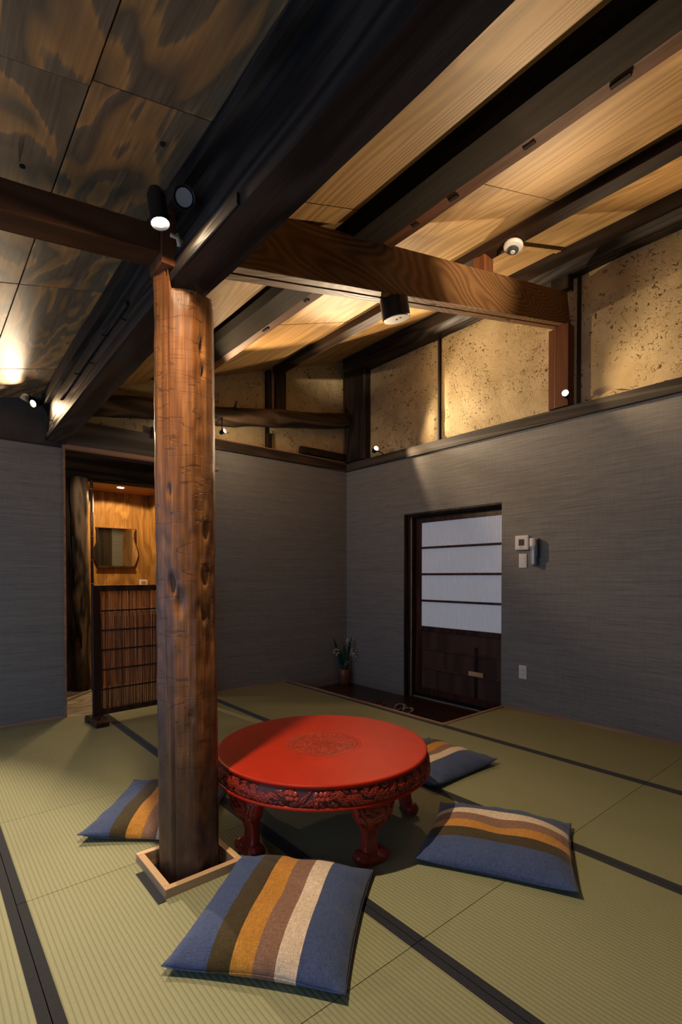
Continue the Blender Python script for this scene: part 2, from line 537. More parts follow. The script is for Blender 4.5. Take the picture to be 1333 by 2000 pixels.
def timber(section, path, u, v, amp=0.004, freq=5.0, seed=1.0, stretchax=None):
    """section: (u, v) points, path: list of points, u / v: world vectors for the section axes"""
    u, v = Vector(u), Vector(v)
    R = []
    for p in path:
        R.append([rough_pt(Vector(p) + u * a + v * b, amp, freq, seed) for a, b in section])
    return MB().rings(R)

def lerp_path(a, b, n):
    a, b = Vector(a), Vector(b)
    return [a.lerp(b, i / n) for i in range(n + 1)]

# =================================================================== STRUCTURE
XR, YB = 3.967, 4.60
# ---- floor with its mats
floor = struct(MB().box(-1.6, 3.115, -1.6, YB, -0.22, -0.024).box(3.115, XR, -1.6, 2.48, -0.22, -0.024).build('floor', M['darkgap']))
EDG = [-0.674, 0.2616, 1.198, 2.136, 3.096]
HW = 0.0295          # width of one cloth edge
def mat_piece(x0, x1, y0, y1, left=True, right=True, hole=None):
    g = 0.0012
    x0, x1, y0, y1 = x0 + g, x1 - g, y0 + g, y1 - g
    rects = [(x0, x1, y0, y1)]
    if hole:
        hx0, hx1, hy0, hy1 = hole
        rects = [(x0, hx0, y0, y1), (hx1, x1, y0, y1), (hx0, hx1, y0, hy0), (hx0, hx1, hy1, y1)]
        rects = [r for r in rects if r[1] - r[0] > 0.004 and r[3] - r[2] > 0.004]
    mb = MB()
    for r in rects:
        mb.box(*r, -0.024, 0.0)
    o = mb.build('tatami_mat', M['rush'], floor)
    sp = [(x0, x0 + HW)] * left + [(x1 - HW, x1)] * right
    for a, c in sp:
        MB().box(a, c, y0, y1, -0.0235, 0.0016).build('cloth_edge', M['heri'], o, bevel=0.0008, segs=1)
    return o

FX0, FX1, FY0, FY1 = 0.672, 0.985, 1.765, 2.080     # frame round the pillar
# strip that holds the pillar
mat_piece(EDG[1], EDG[2], -0.78, 1.047)
mat_piece(EDG[1], EDG[2], 1.047, 2.07, hole=(FX0, FX1, FY0, 2.069))
mat_piece(EDG[1], EDG[2], 2.07, 2.81, hole=(FX0, FX1, 2.071, FY1))
mat_piece(EDG[1], EDG[2], 2.81, YB - 0.02)
mat_piece(EDG[0], EDG[1], -0.78, 1.047)
mat_piece(EDG[0], EDG[1], 1.047, 2.87)
mat_piece(EDG[0], EDG[1], 2.87, YB - 0.02)
for a, c in ((EDG[2], EDG[3]), (EDG[3], EDG[4])):
    mat_piece(a, c, -0.78, 1.047)
    mat_piece(a, c, 1.047, 2.87)
    mat_piece(a, c, 2.87, YB - 0.02)
mat_piece(EDG[4], XR - 0.015, -0.78, 1.047, True, False)
mat_piece(EDG[4], XR - 0.015, 1.047, 2.462, True, False)
# short strip of black edging left of the pillar frame
MB().box(FX0 - 0.030, FX0 - 0.001, FY0 - 0.012, FY1 - 0.09, -0.01, 0.0018).build('cloth_edge', M['heri'], floor)

# ---- lowered dark entry floor
entry = struct(box('floor_entry', M['darkfloor'], 3.115, 4.14, 2.46, YB, -0.20, -0.126))
for i in range(6):
    x = 3.145 + i * 0.166
    MB().box(x, x + 0.164, 2.50, 4.598 if x < 3.8 else 4.598, -0.126, -0.1225).build('floor_board', M['darkfloor'], entry, bevel=0.001, segs=1)
rail1 = struct(box('trim_1', M['base'], 3.116, 3.140, 2.462, YB - 0.018, -0.126, 0.006, bevel=0.002))
rail2 = struct(box('trim_2', M['base_x'], 3.140, XR - 0.002, 2.464, 2.492, -0.126, 0.007, bevel=0.002))

# ---- wall right with the door recess
wr = struct(MB().box(XR, 4.20, -1.6, 2.504, -0.2, 2.40).box(XR, 4.20, 3.670, YB + 0.15, -0.2, 2.40)
            .box(XR, 4.20, 2.504, 3.670, 1.803, 2.40).build('wall_right', M['paper']))
RYY = [(-1.6, 1.845), (1.86, 3.222), (3.246, 4.30)]
def plaster_panel(parent, mk, n1, n2, seed, thick=0.05):
    """mk(s, t) -> world point on the face, t across s along; bumpy trowelled face"""
    v, f = [], []
    for j in range(n2 + 1):
        for i in range(n1 + 1):
            p, nrm = mk(i / n1, j / n2)
            e = 1.0 if 0 < i < n1 and 0 < j < n2 else 0.0
            d = noise.noise(Vector(p) * 3.0 + Vector((seed, 0, 0))) * 0.008 + noise.noise(Vector(p) * 13.0) * 0.003
            v.append(Vector(p) + Vector(nrm) * (d * e - (0.012 if e == 0 else 0)))
    for j in range(n2):
        for i in range(n1):
            a = j * (n1 + 1) + i
            f.append((a, a + 1, a + n1 + 2, a + n1 + 1))
    return MB().add(v, f).build('plaster_panel', M['plaster'], parent, smooth=True)

struct(box('wall_right_upper', M['darkgap'], 4.035, 4.20, -1.6, YB + 0.15, 2.40, 3.95))
wru = bpy.data.objects['wall_right_upper']
for k, (a, c) in enumerate(RYY):
    plaster_panel(wru, lambda s, t, a=a, c=c: ((4.008, a + (c - a) * s, 2.47 + t * 1.22), (-1, 0, 0)), 24, 14, k * 3.1)
for y in (1.8525, 3.234):
    box('batten', M['soot_z'], 3.992, 4.03, y - 0.011, y + 0.011, 2.48, 3.60, wru, bevel=0.002)

struct(box('wall_front', M['trimdark'], -1.6, 4.2, -1.75, -1.6, -0.2, 3.95))
# dark rail above the wallpaper
struct(box('trim_3', M['trimdark'], 3.945, 4.04, -1.6, YB + 0.02, 2.388, 2.486, bevel=0.003))
struct(box('trim_4', M['base'], XR - 0.016, XR, -1.6, 2.464, -0.02, 0.016, bevel=0.002))
bpy.data.objects['trim_4'].name = 'baseboard_right'
# plaster lip crumbled on the rail
lip = []
for i in range(61):
    y = -1.3 + i * (1.78 + 1.3) / 60
    h = 0.022 + 0.012 * noise.noise(Vector((y * 3, 1, 0)))
    if 1.50 < y < 1.70:
        h += 0.045 * math.sin((y - 1.50) / 0.20 * PI)
    lip.append((y, h))
mb = MB()
mb.rings([[(3.972, y, 2.484), (4.03, y, 2.484), (4.03, y, 2.484 + h), (3.984, y, 2.484 + h * 0.8)] for y, h in lip])
mb.build('plaster_lip', M['plaster'], wru, smooth=False)

# ---- wall back: wallpaper left of the opening, right of it
OX0, OX1 = 0.941, 1.95
wb = struct(MB().box(-1.6, OX0, YB, YB + 0.15, -0.2, 2.185).box(OX1, XR + 0.1, YB, YB + 0.15, -0.2, 2.40).build('wall_back', M['paper']))
MB().box(OX1, 2.27, YB + 0.152, YB + 0.170, 0.0, 2.60).build('dark_board', M['soot_z'], wb)
MB().box(2.27, 2.42, YB + 0.152, YB + 0.200, 0.0, 2.60).build('grey_board', M['paper'], wb)
MB().box(OX0 - 0.012, OX0 + 0.004, YB - 0.006, YB + 0.15, 0.0, 2.19).build('corner_bead', M['base'], wb)
struct(box('wall_back_upper', M['darkgap'], -1.6, XR + 0.1, YB + 0.05, YB + 0.15, 2.185, 3.95))
wbu = bpy.data.objects['wall_back_upper']
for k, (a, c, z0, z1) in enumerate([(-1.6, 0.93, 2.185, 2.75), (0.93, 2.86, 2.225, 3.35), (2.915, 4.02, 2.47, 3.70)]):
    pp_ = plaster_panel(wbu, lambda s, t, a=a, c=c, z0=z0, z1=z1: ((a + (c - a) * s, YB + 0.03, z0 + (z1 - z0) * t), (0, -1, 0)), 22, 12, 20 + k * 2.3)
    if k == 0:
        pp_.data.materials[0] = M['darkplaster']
box('lintel_board', M['grey_x'], OX0 - 0.01, OX1 + 0.3, YB - 0.004, YB + 0.05, 2.222, 2.43, wbu)
struct(box('trim_5', M['soot_x'], OX1 - 0.3, XR + 0.02, YB - 0.022, YB + 0.05, 2.392, 2.490, bevel=0.003))
struct(box('trim_6', M['base_x'], OX1 - 0.3, XR - 0.03, YB - 0.024, YB + 0.03, 2.490, 2.499, bevel=0.001))
struct(box('trim_7', M['base_x'], OX0 - 0.012, OX1 + 0.35, YB - 0.012, YB + 0.14, 2.188, 2.222, bevel=0.003))
o = struct(box('baseboard_back_left', M['base_x'], -1.6, OX0 - 0.012, YB - 0.020, YB, -0.02, 0.012, bevel=0.002))
o = struct(box('baseboard_back_right', M['base_x'], OX1 - 0.02, 3.116, YB - 0.020, YB, -0.02, 0.012, bevel=0.002))

# ---- ceiling: dark deck above, boards and sheets below as pieces
RA, RB = 2.31, 0.353
LA, LB = 2.38, 0.25
rz = lambda x: RA + RB * x
lz = lambda x: LA + LB * x
deck = MB()
deck.add([(0.80, -1.6, rz(0.80) + .03), (4.2, -1.6, rz(4.2) + .03), (4.2, 4.75, rz(4.2) + .03), (0.80, 4.75, rz(0.80) + .03),
          (0.80, -1.6, rz(0.80) + .06), (4.2, -1.6, rz(4.2) + .06), (4.2, 4.75, rz(4.2) + .06), (0.80, 4.75, rz(0.80) + .06)],
         [(0, 1, 2, 3), (7, 6, 5, 4), (0, 4, 5, 1), (1, 5, 6, 2), (2, 6, 7, 3), (3, 7, 4, 0)])
deck.add([(-1.6, -1.6, lz(-1.6) + .03), (0.82, -1.6, lz(0.82) + .03), (0.82, 4.75, lz(0.82) + .03), (-1.6, 4.75, lz(-1.6) + .03),
          (-1.6, -1.6, lz(-1.6) + .06), (0.82, -1.6, lz(0.82) + .06), (0.82, 4.75, lz(0.82) + .06), (-1.6, 4.75, lz(-1.6) + .06)],
         [(0, 1, 2, 3), (7, 6, 5, 4), (0, 4, 5, 1), (1, 5, 6, 2), (2, 6, 7, 3), (3, 7, 4, 0)])
ceil = struct(deck.build('ceiling', M['darkgap']))

def sheet(zf, x0, x1, y0, y1, mat, drop=0.0):
    g = 0.0022
    x0, x1, y0, y1 = x0 + g, x1 - g, y0 + g, y1 - g
    v = [(x, y, zf(x) + dz - drop) for dz in (0.0, 0.014) for y in (y0, y1) for x in (x0, x1)]
    return MB().add(v, [(0, 2, 3, 1), (4, 5, 7, 6), (0, 1, 5, 4), (2, 6, 7, 3), (0, 4, 6, 2), (1, 3, 7, 5)]).build('ceiling_panel', mat, ceil, bevel=0.0015, segs=1)

for x0, x1, ys in ((0.80, 1.665, (-1.6, -0.02, 1.80, 3.62, 4.64)), (1.665, 2.92, (-1.6, -0.36, 1.465, 3.285, 4.64)), (2.92, 3.99, (-1.6, 0.06, 1.88, 3.70, 4.64))):
    for y0, y1 in zip(ys, ys[1:]):
        sheet(rz, x0, x1, y0, y1, M['honey'], random.uniform(0, 0.003))
for x0, x1, ys in ((-0.535, 0.375, (-1.6, 0.28, 1.495, 2.71, 3.93, 4.63)), (-1.44, -0.535, (-1.6, -0.3, 0.9, 2.71, 3.93, 4.63)), (0.375, 0.815, (-1.6, 0.26, 1.475, 2.71, 3.93, 4.63))):
    for y0, y1 in zip(ys, ys[1:]):
        sheet(lz, x0, x1, y0, y1, M['ply'], random.uniform(0, 0.006))

MB().add([(x, y, rz(x) + dz) for dz in (-0.016, -0.001) for y in (1.900, 1.945) for x in (2.985, 3.815)], [(0, 2, 3, 1), (4, 5, 7, 6), (0, 1, 5, 4), (2, 6, 7, 3), (0, 4, 6, 2), (1, 3, 7, 5)]).build('seam_batten', M['honey'], ceil)
for x, y in ((0.273, 1.885), (0.525, 2.313), (0.12, 2.05), (0.62, 1.62)):
    MB().lathe([(0.0005, -0.0012), (0.0085, -0.0012), (0.0085, 0.003), (0.0005, 0.003)], 10, c=(x, y, lz(x) - 0.006)).build('knot_hole', M['darkgap'], ceil)

# ---- hall and wash niche beyond the opening
HY, NY = 5.66, 6.42
hall = struct(MB().box(OX0 - 0.3, 2.6, YB - 0.018, NY, -0.2, -0.016).build('floor_hall', M['darkgap']))
for i in range(7):
    y = YB - 0.016 + i * 0.155
    MB().box(OX0 - 0.02, 2.45, y, y + 0.153, -0.016, -0.004).build('hall_board', M['hall'], hall, bevel=0.001, segs=1)
struct(MB().box(OX0 - 0.3, OX0 - 0.02, YB + 0.15, NY + 0.1, -0.2, 2.9).build('wall_hall_left', M['soot_z']))
struct(MB().box(2.42, 2.6, YB + 0.15, NY + 0.1, -0.2, 2.9).build('wall_hall_right', M['ply_warm']))
struct(MB().box(OX0 - 0.3, 2.6, YB + 0.15, NY + 0.1, 2.62, 2.9).build('ceiling_hall', M['darkgap']))
MB().box(OX0 - 0.02, 1.262, 5.62, 5.70, -0.002, 2.14).build('side_board', M['soot_z'], bpy.data.objects['wall_hall_left'])  # dark board put in to hide the lit hall wall beside the post
wn = struct(MB().box(OX0 - 0.3, 2.6, NY, NY + 0.1, -0.2, 2.9).build('wall_niche', M['ply_warm']))
struct(MB().box(2.268, 2.32, HY + 0.05, NY, 0.0, 2.62).build('wall_niche_right', M['ply_warm']))
hd = struct(MB().box(OX0 - 0.02, 2.42, HY - 0.02, HY + 0.10, 2.138, 2.62).build('lintel', M['soot_x']))
MB().box(OX0 - 0.02, 2.42, HY + 0.10, NY, 2.150, 2.18).build('soffit', M['niche_wood'], hd)
MB().box(1.37, 2.26, HY + 0.0, HY + 0.12, 2.122, 2.140).build('header_strip', M['niche_wood'], hd)

# =================================================================== TIMBERS
# big dark beam on the pillar
sec = poly_ring([(-0.075, -0.12), (0.055, -0.13), (0.068, -0.11), (0.072, 0.13), (-0.072, 0.15), (-0.072, 0.02)], 4)
ys = [-1.5 + i * 0.15 for i in range(42)]
path = []
for y in ys:
    if y > 4.62:
        break
    k = max(0.0, y - 1.9) / 2.68
    path.append((0.822 + 0.050 * k, y, 2.364 - 0.045 * k))
bigbeam = thing('roof_beam', 'huge sooty black roof beam running overhead and resting on the round pillar', 'beam', (0.82, 1.0, 2.24))
timber(sec, path, (1, 0, 0), (0, 0, 1), 0.006, 3.0, 4.2).build('beam_body', M['soot_y'], bigbeam)
sec2 = poly_ring([(-0.055, -0.045), (0.06, -0.045), (0.06, 0.065), (-0.055, 0.055)], 3)
p2 = [(0.770 + 0.05 * max(0, p[1] - 1.9) / 2.68, p[1], p[2] + 0.185 - 0.01) for p in path]
timber(sec2, p2, (1, 0, 0), (0, 0, 1), 0.005, 4.0, 9.1).build('top_plate', M['soot_y'], bigbeam)
# narrow batten along the lower left edge
bp = [(p[0] - 0.077, p[1], p[2] - 0.100) for p in path if p[1] > 1.2]
timber(rect_ring(0.018, 0.036, 2, 0.003), bp, (1, 0, 0), (0, 0, 1), 0.002, 6.0, 2.2).build('edge_batten', M['soot_y'], bigbeam)
bp = [(p[0] - 0.078, p[1], p[2] + 0.035) for p in path if 2.3 < p[1] < 3.9]
timber(rect_ring(0.016, 0.022, 2, 0.003), bp, (1, 0, 0), (0, 0, 1), 0.002, 6.0, 5.2).build('edge_batten', M['soot_y'], bigbeam)
for y, z in ((3.05, 2.33), (3.35, 2.36), (2.75, 2.37), (2.45, 2.335), (4.25, 2.30)):
    k = max(0.0, y - 1.9) / 2.68
    x = 0.822 + 0.05 * k - 0.075
    MB().tube([(x + .01, y, z), (x - 0.035, y - 0.01, z - 0.004)], 0.004, 6).build('nail', M['iron'], bigbeam)
# bent pale peg on the beam by the lamp
MB().tube([(0.752, 1.772, 2.352), (0.722, 1.766, 2.354), (0.702, 1.764, 2.352)], 0.007, 8).tube([(0.728, 1.766, 2.366), (0.732, 1.762, 2.325)], 0.0075, 8).build('peg', M['ropepale'], bigbeam, smooth=True)

# purlins
def purlin(name, poly, label, seed, mat):
    c = (sum(p[0] for p in poly) / len(poly), sum(p[1] for p in poly) / len(poly))
    sec = poly_ring([(p[0] - c[0], p[1] - c[1]) for p in poly], 3)
    mb = timber(sec, [(c[0], -1.5 + 0.2 * i, c[1]) for i in range(31)], (1, 0, 0), (0, 0, 1), 0.006, 3.5, seed)
    return tag(mb.build(name, mat, origin=(c[0], 1.5, c[1])), label, 'beam', 'dark purlins under the slanting board ceiling')
p1 = purlin('ceiling_purlin', [(1.606, 2.892), (1.640, 2.866), (1.700, 2.855), (1.830, 2.884), (1.898, 2.900), (1.900, 2.990)], 'broad black purlin with a rust-brown strip along its side, next to the huge beam', 3.3, M['soot_matte'])
timber(rect_ring(0.084, 0.075, 3, 0.006), [(1.942, -1.5 + 0.2 * i, 2.950) for i in range(31)], (1, 0, 0), (0, 0, 1), 0.004, 4, 2.9).build('rust_strip', M['rust'], p1)
p2o = purlin('ceiling_purlin', [(2.868, 3.345), (2.868, 3.262), (2.935, 3.243), (2.965, 3.26), (2.965, 3.38)], 'middle dark purlin of the board ceiling carrying the white smoke detector', 7.3, M['purlin'])
p3 = purlin('ceiling_purlin', [(3.82, 3.68), (3.825, 3.54), (3.90, 3.505), (4.04, 3.50), (4.04, 3.74)], 'black wall plate along the top of the right plaster wall', 5.9, M['soot_y'])
for y, l_ in ((0.72, 0.07), (1.08, 0.05), (1.46, 0.05), (1.70, 0.04), (2.30, 0.06), (2.62, 0.04), (3.1, 0.07)):
    MB().box(1.930, 1.948, y, y + l_, 2.9085, 2.913).build('nail_slot', M['darkgap'], p1)

# brown climbing cross beam
A0, A1 = Vector((0.885, 1.985, 2.538)), Vector((3.985, 1.985, 3.272))
dirc = (A1 - A0).normalized()
vup = Vector((-dirc.z, 0, dirc.x))
w, h = 0.120, 0.245
sec = [(-w / 2, -h / 2 + .02), (-w / 2, -h / 2 + .003), (-w / 2 + .003, -h / 2), (-0.010, -h / 2), (-0.010, -h / 2 + .022), (0.006, -h / 2 + .022), (0.006, -h / 2), (w / 2 - .003, -h / 2), (w / 2, -h / 2 + .003), (w / 2, -h / 2 + .05), (w / 2, 0), (w / 2, h / 2 - .004), (w / 2 - .004, h / 2), (0, h / 2), (-w / 2 + .004, h / 2), (-w / 2, h / 2 - .004), (-w / 2, .05), (-w / 2, -.05)]
R = []
for i in range(25):
    t = i / 24
    p = A0.lerp(A1, t)
    hh = 1.12 - 0.14 * t
    ring = []
    for a, b in sec:
        bb = b * hh if b > 0 else b
        ring.append(rough_pt(p + Vector((0, 1, 0)) * a + vup * bb, 0.0018, 4, 3))
    R.append(ring)
cb = tag(MB().rings(R).build('cross_beam', M['cross'], origin=A0), 'mid-brown grained cross beam climbing from the huge beam to the right wall', 'beam')
for t, a in ((0.38, 0.03), (0.47, -0.02), (0.75, 0.02)):
    p = A0.lerp(A1, t) - vup * (h / 2 + 0.0005)
    MB().box(-0.03, 0.03, -0.004, 0.004, -0.001, 0.001, Matrix.Translation(p + Vector((0, a, 0))) @ Matrix.Rotation(-math.atan2(dirc.z, dirc.x), 4, 'Y')).build('nail_slot', M['darkgap'], cb)

# strut between cross beam and middle purlin
tag(box('short_strut', M['redpost'], 2.860, 2.960, 1.940, 2.030, 3.13, 3.252, bevel=0.003), 'short dark strut standing on the cross beam under the middle purlin', 'post')
# red brown post on the right wall below the cross beam
rp = thing('wall_post', 'red-brown post on the right wall holding the cross beam end', 'post', (3.96, 1.96, 2.49))
MB().box(3.915, 4.03, 1.893, 2.005, 2.487, 3.128).build('post_body', M['redpost'], rp, bevel=0.003)
MB().box(3.925, 4.03, 2.005, 2.060, 2.487, 3.118).build('side_strip', M['redpost'], rp, bevel=0.003)
MB().box(3.925, 4.03, 1.90, 2.045, 3.40, 3.53).build('post_top', M['soot_z'], rp, bevel=0.003)
# black corner post
tag(timber(rect_ring(0.13, 0.36, 3, 0.02), lerp_path((3.975, 4.41, 2.487), (3.975, 4.41, 3.56), 10), (1, 0, 0), (0, 1, 0), 0.005, 4, 8).build('corner_post', M['soot_z'], origin=(3.97, 4.4, 2.487)), 'thick black corner post above the rail where the two plaster walls meet', 'post')
# post on the back plaster wall
bp_ = thing('wall_post', 'narrow black post on the back plaster wall above the gnarled log', 'post', (3.0, 4.6, 2.80))
MB().box(2.940, 3.065, 4.545, 4.635, 2.86, 3.38).build('post_body', M['soot_z'], bp_, bevel=0.004)
MB().box(2.915, 2.940, 4.585, 4.635, 2.86, 3.36).build('side_strip', M['base'], bp_, bevel=0.002)
MB().box(2.862, 2.914, 4.598, 4.635, 2.80, 3.33).build('side_strip', M['soot_z'], bp_, bevel=0.002)
MB().box(2.866, 2.916, 4.594, 4.635, 2.502, 2.66).build('lower_strip', M['soot_z'], bp_, bevel=0.002)
# thick plank lying on the rail in the corner
tag(timber(rect_ring(0.06, 0.075, 3, 0.008), lerp_path((3.265, 4.565, 2.542), (3.905, 4.565, 2.548), 8), (0, 1, 0), (0, 0, 1), 0.003, 6, 2).build('rail_plank', M['purlin'], origin=(3.6, 4.56, 2.50)), 'short thick dark plank lying on the back rail beside the corner post', 'plank')
# gnarled log along the back wall
pts, rad = [], []
for i in range(40):
    t = i / 39
    x = 0.90 + t * 3.02
    z = 2.525 + (x - 0.9) * 0.128 + 0.022 * max(0, x - 2.2) ** 2 + 0.008 * math.sin(x * 5)
    pts.append((x, 4.515 + 0.012 * math.sin(x * 3.3), z))
    rad.append(0.092 - 0.006 * t + 0.012 * math.exp(-((x - 2.95) / 0.1) ** 2) + 0.010 * math.exp(-((x - 2.42) / 0.06) ** 2) + 0.006 * noise.noise(Vector((x * 4, 0, 0))))
mb = MB().tube(pts, rad, 20)
mb.v = [tuple(rough_pt(p, 0.008, 9, 1.5)) for p in mb.v]
lg = tag(mb.build('tie_log', M['soot_x'], origin=(2.4, 4.515, 2.6), smooth=True), 'gnarled rough log running along the back plaster wall', 'beam')
MB().tube([(2.42, 4.45, 2.79), (2.41, 4.43, 2.85)], [0.03, 0.012], 8).build('branch_stub', M['soot_x'], lg, smooth=True)

# left tie beam and stub post on the pillar
L0, L1 = Vector((-1.5, 1.915, 2.075)), Vector((0.699, 1.915, 2.384))
ld = (L1 - L0).normalized()
lv = Vector((-ld.z, 0, ld.x))
tb = tag(timber(rect_ring(0.115, 0.100, 3, 0.004), lerp_path(L0, L1, 16), (0, 1, 0), lv, 0.002, 4, 6).build('tie_beam', M['redpost_x'], origin=(0, 1.915, 2.25)), 'dark red-brown tie beam entering from the left edge toward the pillar', 'beam')
sp_ = tag(box('stub_post', M['redpost'], 0.700, 0.756, 1.840, 1.965, 2.293, 2.562, bevel=0.002), 'small square orange-brown post hanging over the pillar top', 'post')

# ---- the round hewn pillar
PC = (0.828, 1.925)
def pillar():
    n, mlev = 96, 210
    R = []
    z0, z1 = -0.03, 2.30
    for k in range(mlev + 1):
        z = z0 + (z1 - z0) * k / mlev
        t = (z - z0) / (z1 - z0)
        cx = PC[0] - 0.012 * t + 0.006
        cy = PC[1] + 0.012 * t
        ring = []
        for j in range(n):
            th = 2 * PI * j / n
            # eight worn facets
            a = (th + 0.15) % (PI / 4) - PI / 8
            fac = math.cos(PI / 8) / math.cos(a)
            r = 0.1145 * (0.22 + 0.78 * fac / 0.96)
            p = Vector((math.cos(th), math.sin(th), z))
            r += 0.0045 * noise.noise(Vector((p.x * 2, p.y * 2, z * 1.6)))
            r += 0.0020 * noise.noise(Vector((p.x * 6, p.y * 6, z * 14)))
            # shallow adze scallops
            r -= 0.0030 * max(0.0, noise.noise(Vector((p.x * 4 + p.y * 2, p.y * 4, z * 16 + th * 1.5))))
            # long drying crack
            tc = 3.71 + 0.10 * (1 - t) + 0.03 * noise.noise(Vector((0, 0, z * 3)))
            d = abs((th - tc + PI) % (2 * PI) - PI)
            cw = 0.035 + 0.02 * noise.noise(Vector((3, 0, z * 4)))
            if d < cw:
                r -= 0.020 * (1 - d / cw)
            # flattened left strip
            d2 = abs((th - 3.40 + PI) % (2 * PI) - PI)
            if d2 < 0.22:
                r -= 0.004 * (1 - d2 / 0.22)
            # knot scars
            for kt, kz, ka, kd in ((3.80, 1.12, 0.16, 0.018), (4.05, 1.05, 0.20, 0.010), (3.75, 1.47, 0.10, 0.010), (4.95, 1.15, 0.14, 0.010), (4.9, 1.0, 0.12, 0.009), (5.0, 1.32, 0.12, 0.008), (4.9, 2.02, 0.14, 0.009), (4.95, 1.93, 0.1, 0.007), (4.4, 0.62, 0.1, 0.006)):
                q = ((th - kt) / ka) ** 2 + ((z - kz) / (ka * 0.32)) ** 2
                if q < 1:
                    r -= kd * (1 - q)
            zz = z
            x = cx + r * p.x
            if x > 0.741 and zz > 2.222:
                zz = 2.222
            ring.append((x, cy + r * p.y, zz))
        R.append(ring)
    return MB().rings(R)
pl = tag(pillar().build('round_pillar', M['pillar'], origin=(PC[0], PC[1], 0), smooth=True), 'round rough-hewn orange-brown wooden pillar standing in a pale floor frame', 'pillar')

# pale frame round its foot
pf = thing('pillar_surround', 'square pale wood floor frame around the foot of the pillar', 'frame', ((FX0 + FX1) / 2, (FY0 + FY1) / 2, 0))
t, zt = 0.026, 0.034
for a in ((FX0, FX1, FY0, FY0 + t, 'hinoki_x'), (FX0, FX1, FY1 - t, FY1, 'hinoki_x'), (FX0, FX0 + t, FY0 + t, FY1 - t, 'hinoki'), (FX1 - t, FX1, FY0 + t, FY1 - t, 'hinoki')):
    MB().box(*a[:4], -0.10, zt).build('frame_rail', M[a[4]], pf, bevel=0.0015)
MB().box(FX0 + t, FX1 - t, FY0 + t, FY1 - t, -0.10, -0.032).build('frame_floor', M['base'], pf)

# =================================================================== LAMPS
def spot(name, loc, aim, power, size, parent=None, blend=0.10, rad=0.022, col=WARM, smooth=0.25):
    d = bpy.data.lights.new(name, 'SPOT')
    d.energy = power
    d.color = col
    d.spot_size = math.radians(size)
    d.spot_blend = blend
    d.shadow_soft_size = rad
    d.use_nodes = True
    fo = d.node_tree.nodes.new('ShaderNodeLightFalloff')
    fo.inputs['Strength'].default_value = 1.0
    fo.inputs['Smooth'].default_value = smooth
    d.node_tree.links.new(fo.outputs['Quadratic'], d.node_tree.nodes['Emission'].inputs['Strength'])
    o = bpy.data.objects.new(name, d)
    COL.objects.link(o)
    dv = (Vector(aim) - Vector(loc)).normalized()
    o.rotation_euler = dv.to_track_quat('-Z', 'Y').to_euler()
    if parent is not None:
        o.parent = parent
        o.location = Vector(loc) - world_of(parent)
    else:
        o.location = loc
    return o

def spot_lamp(loc, aim, power, size, label, r=0.024, length=0.075, foot=None, on=True, blend=0.1, spill=None, smooth=0.25, col=WARM):
    """small black can lamp: housing, rim, bulb face, bracket; loc = centre of its face"""
    d = (Vector(aim) - Vector(loc)).normalized()
    t = thing('spot_lamp', label, 'lamp', loc, 'small black spot lamps')
    q = Vector((0, 0, 1)).rotation_difference(-d).to_matrix().to_4x4()
    M4 = Matrix.Translation(Vector(loc)) @ q
    MB().lathe([(r * 0.80, 0.004), (r, -0.010), (r, 0.0), (r, length * 0.8), (r * 0.75, length), (0.001, length)], 24, M4=M4).build('housing', M['black'], t, smooth=False)
    MB().lathe([(0.0005, -0.002), (r * 0.78, -0.002), (r * 0.78, 0.006), (0.0005, 0.006)], 20, M4=M4).build('lens', M['bulb'] if on else M['silver'], t)
    if foot is not None:
        back = Vector(loc) - d * length * 0.6
        MB().tube([back, back.lerp(Vector(foot), 0.55) + Vector((0, 0, 0.01)), foot], 0.006, 8).build('bracket', M['black'], t, smooth=True)
    if on:
        spot('spot_light', Vector(loc) + d * 0.014, Vector(loc) + d * 2, power, size, t, blend, smooth=smooth, col=col)
        if spill:      # weak wide spill of the reflector outside its main beam
            sd_ = Vector(spill[0]).normalized()
            spot('spill_light', Vector(loc) + d * 0.014, Vector(loc) + sd_ * 2, spill[1], spill[2], t, 0.12 if spill[1] < 60 else 0.8, smooth=0.02 if spill[1] < 60 else 0.25, col=WARM2)
    return t

spot_lamp((0.640, 1.700, 2.338), (0.70, 1.58, 1.6), POW_PILLAR, 126, 'lit black spot lamp above the pillar top, pointing straight down', 0.030, 0.11, (0.735, 1.86, 2.47), blend=1.0, smooth=1.0, spill=((0, 0, -1), 5.0, 178))
spot_lamp((0.690, 1.62, 2.395), (0.5, 1.0, 2.0), 0, 90, 'unlit black spot lamp on the huge beam right of the pillar lamp', 0.034, 0.07, (0.75, 1.66, 2.44), on=False)
la = spot_lamp((0.700, 4.420, 2.449), (-0.05, 3.87, 2.029), POW_WALL * 2.9, 109, 'glowing spot lamp at the far left end of the huge beam', 0.026, 0.075, (0.80, 4.47, 2.42), blend=0.3, smooth=0.7, spill=((0.05, -0.8, -0.3), 13.0, 150))
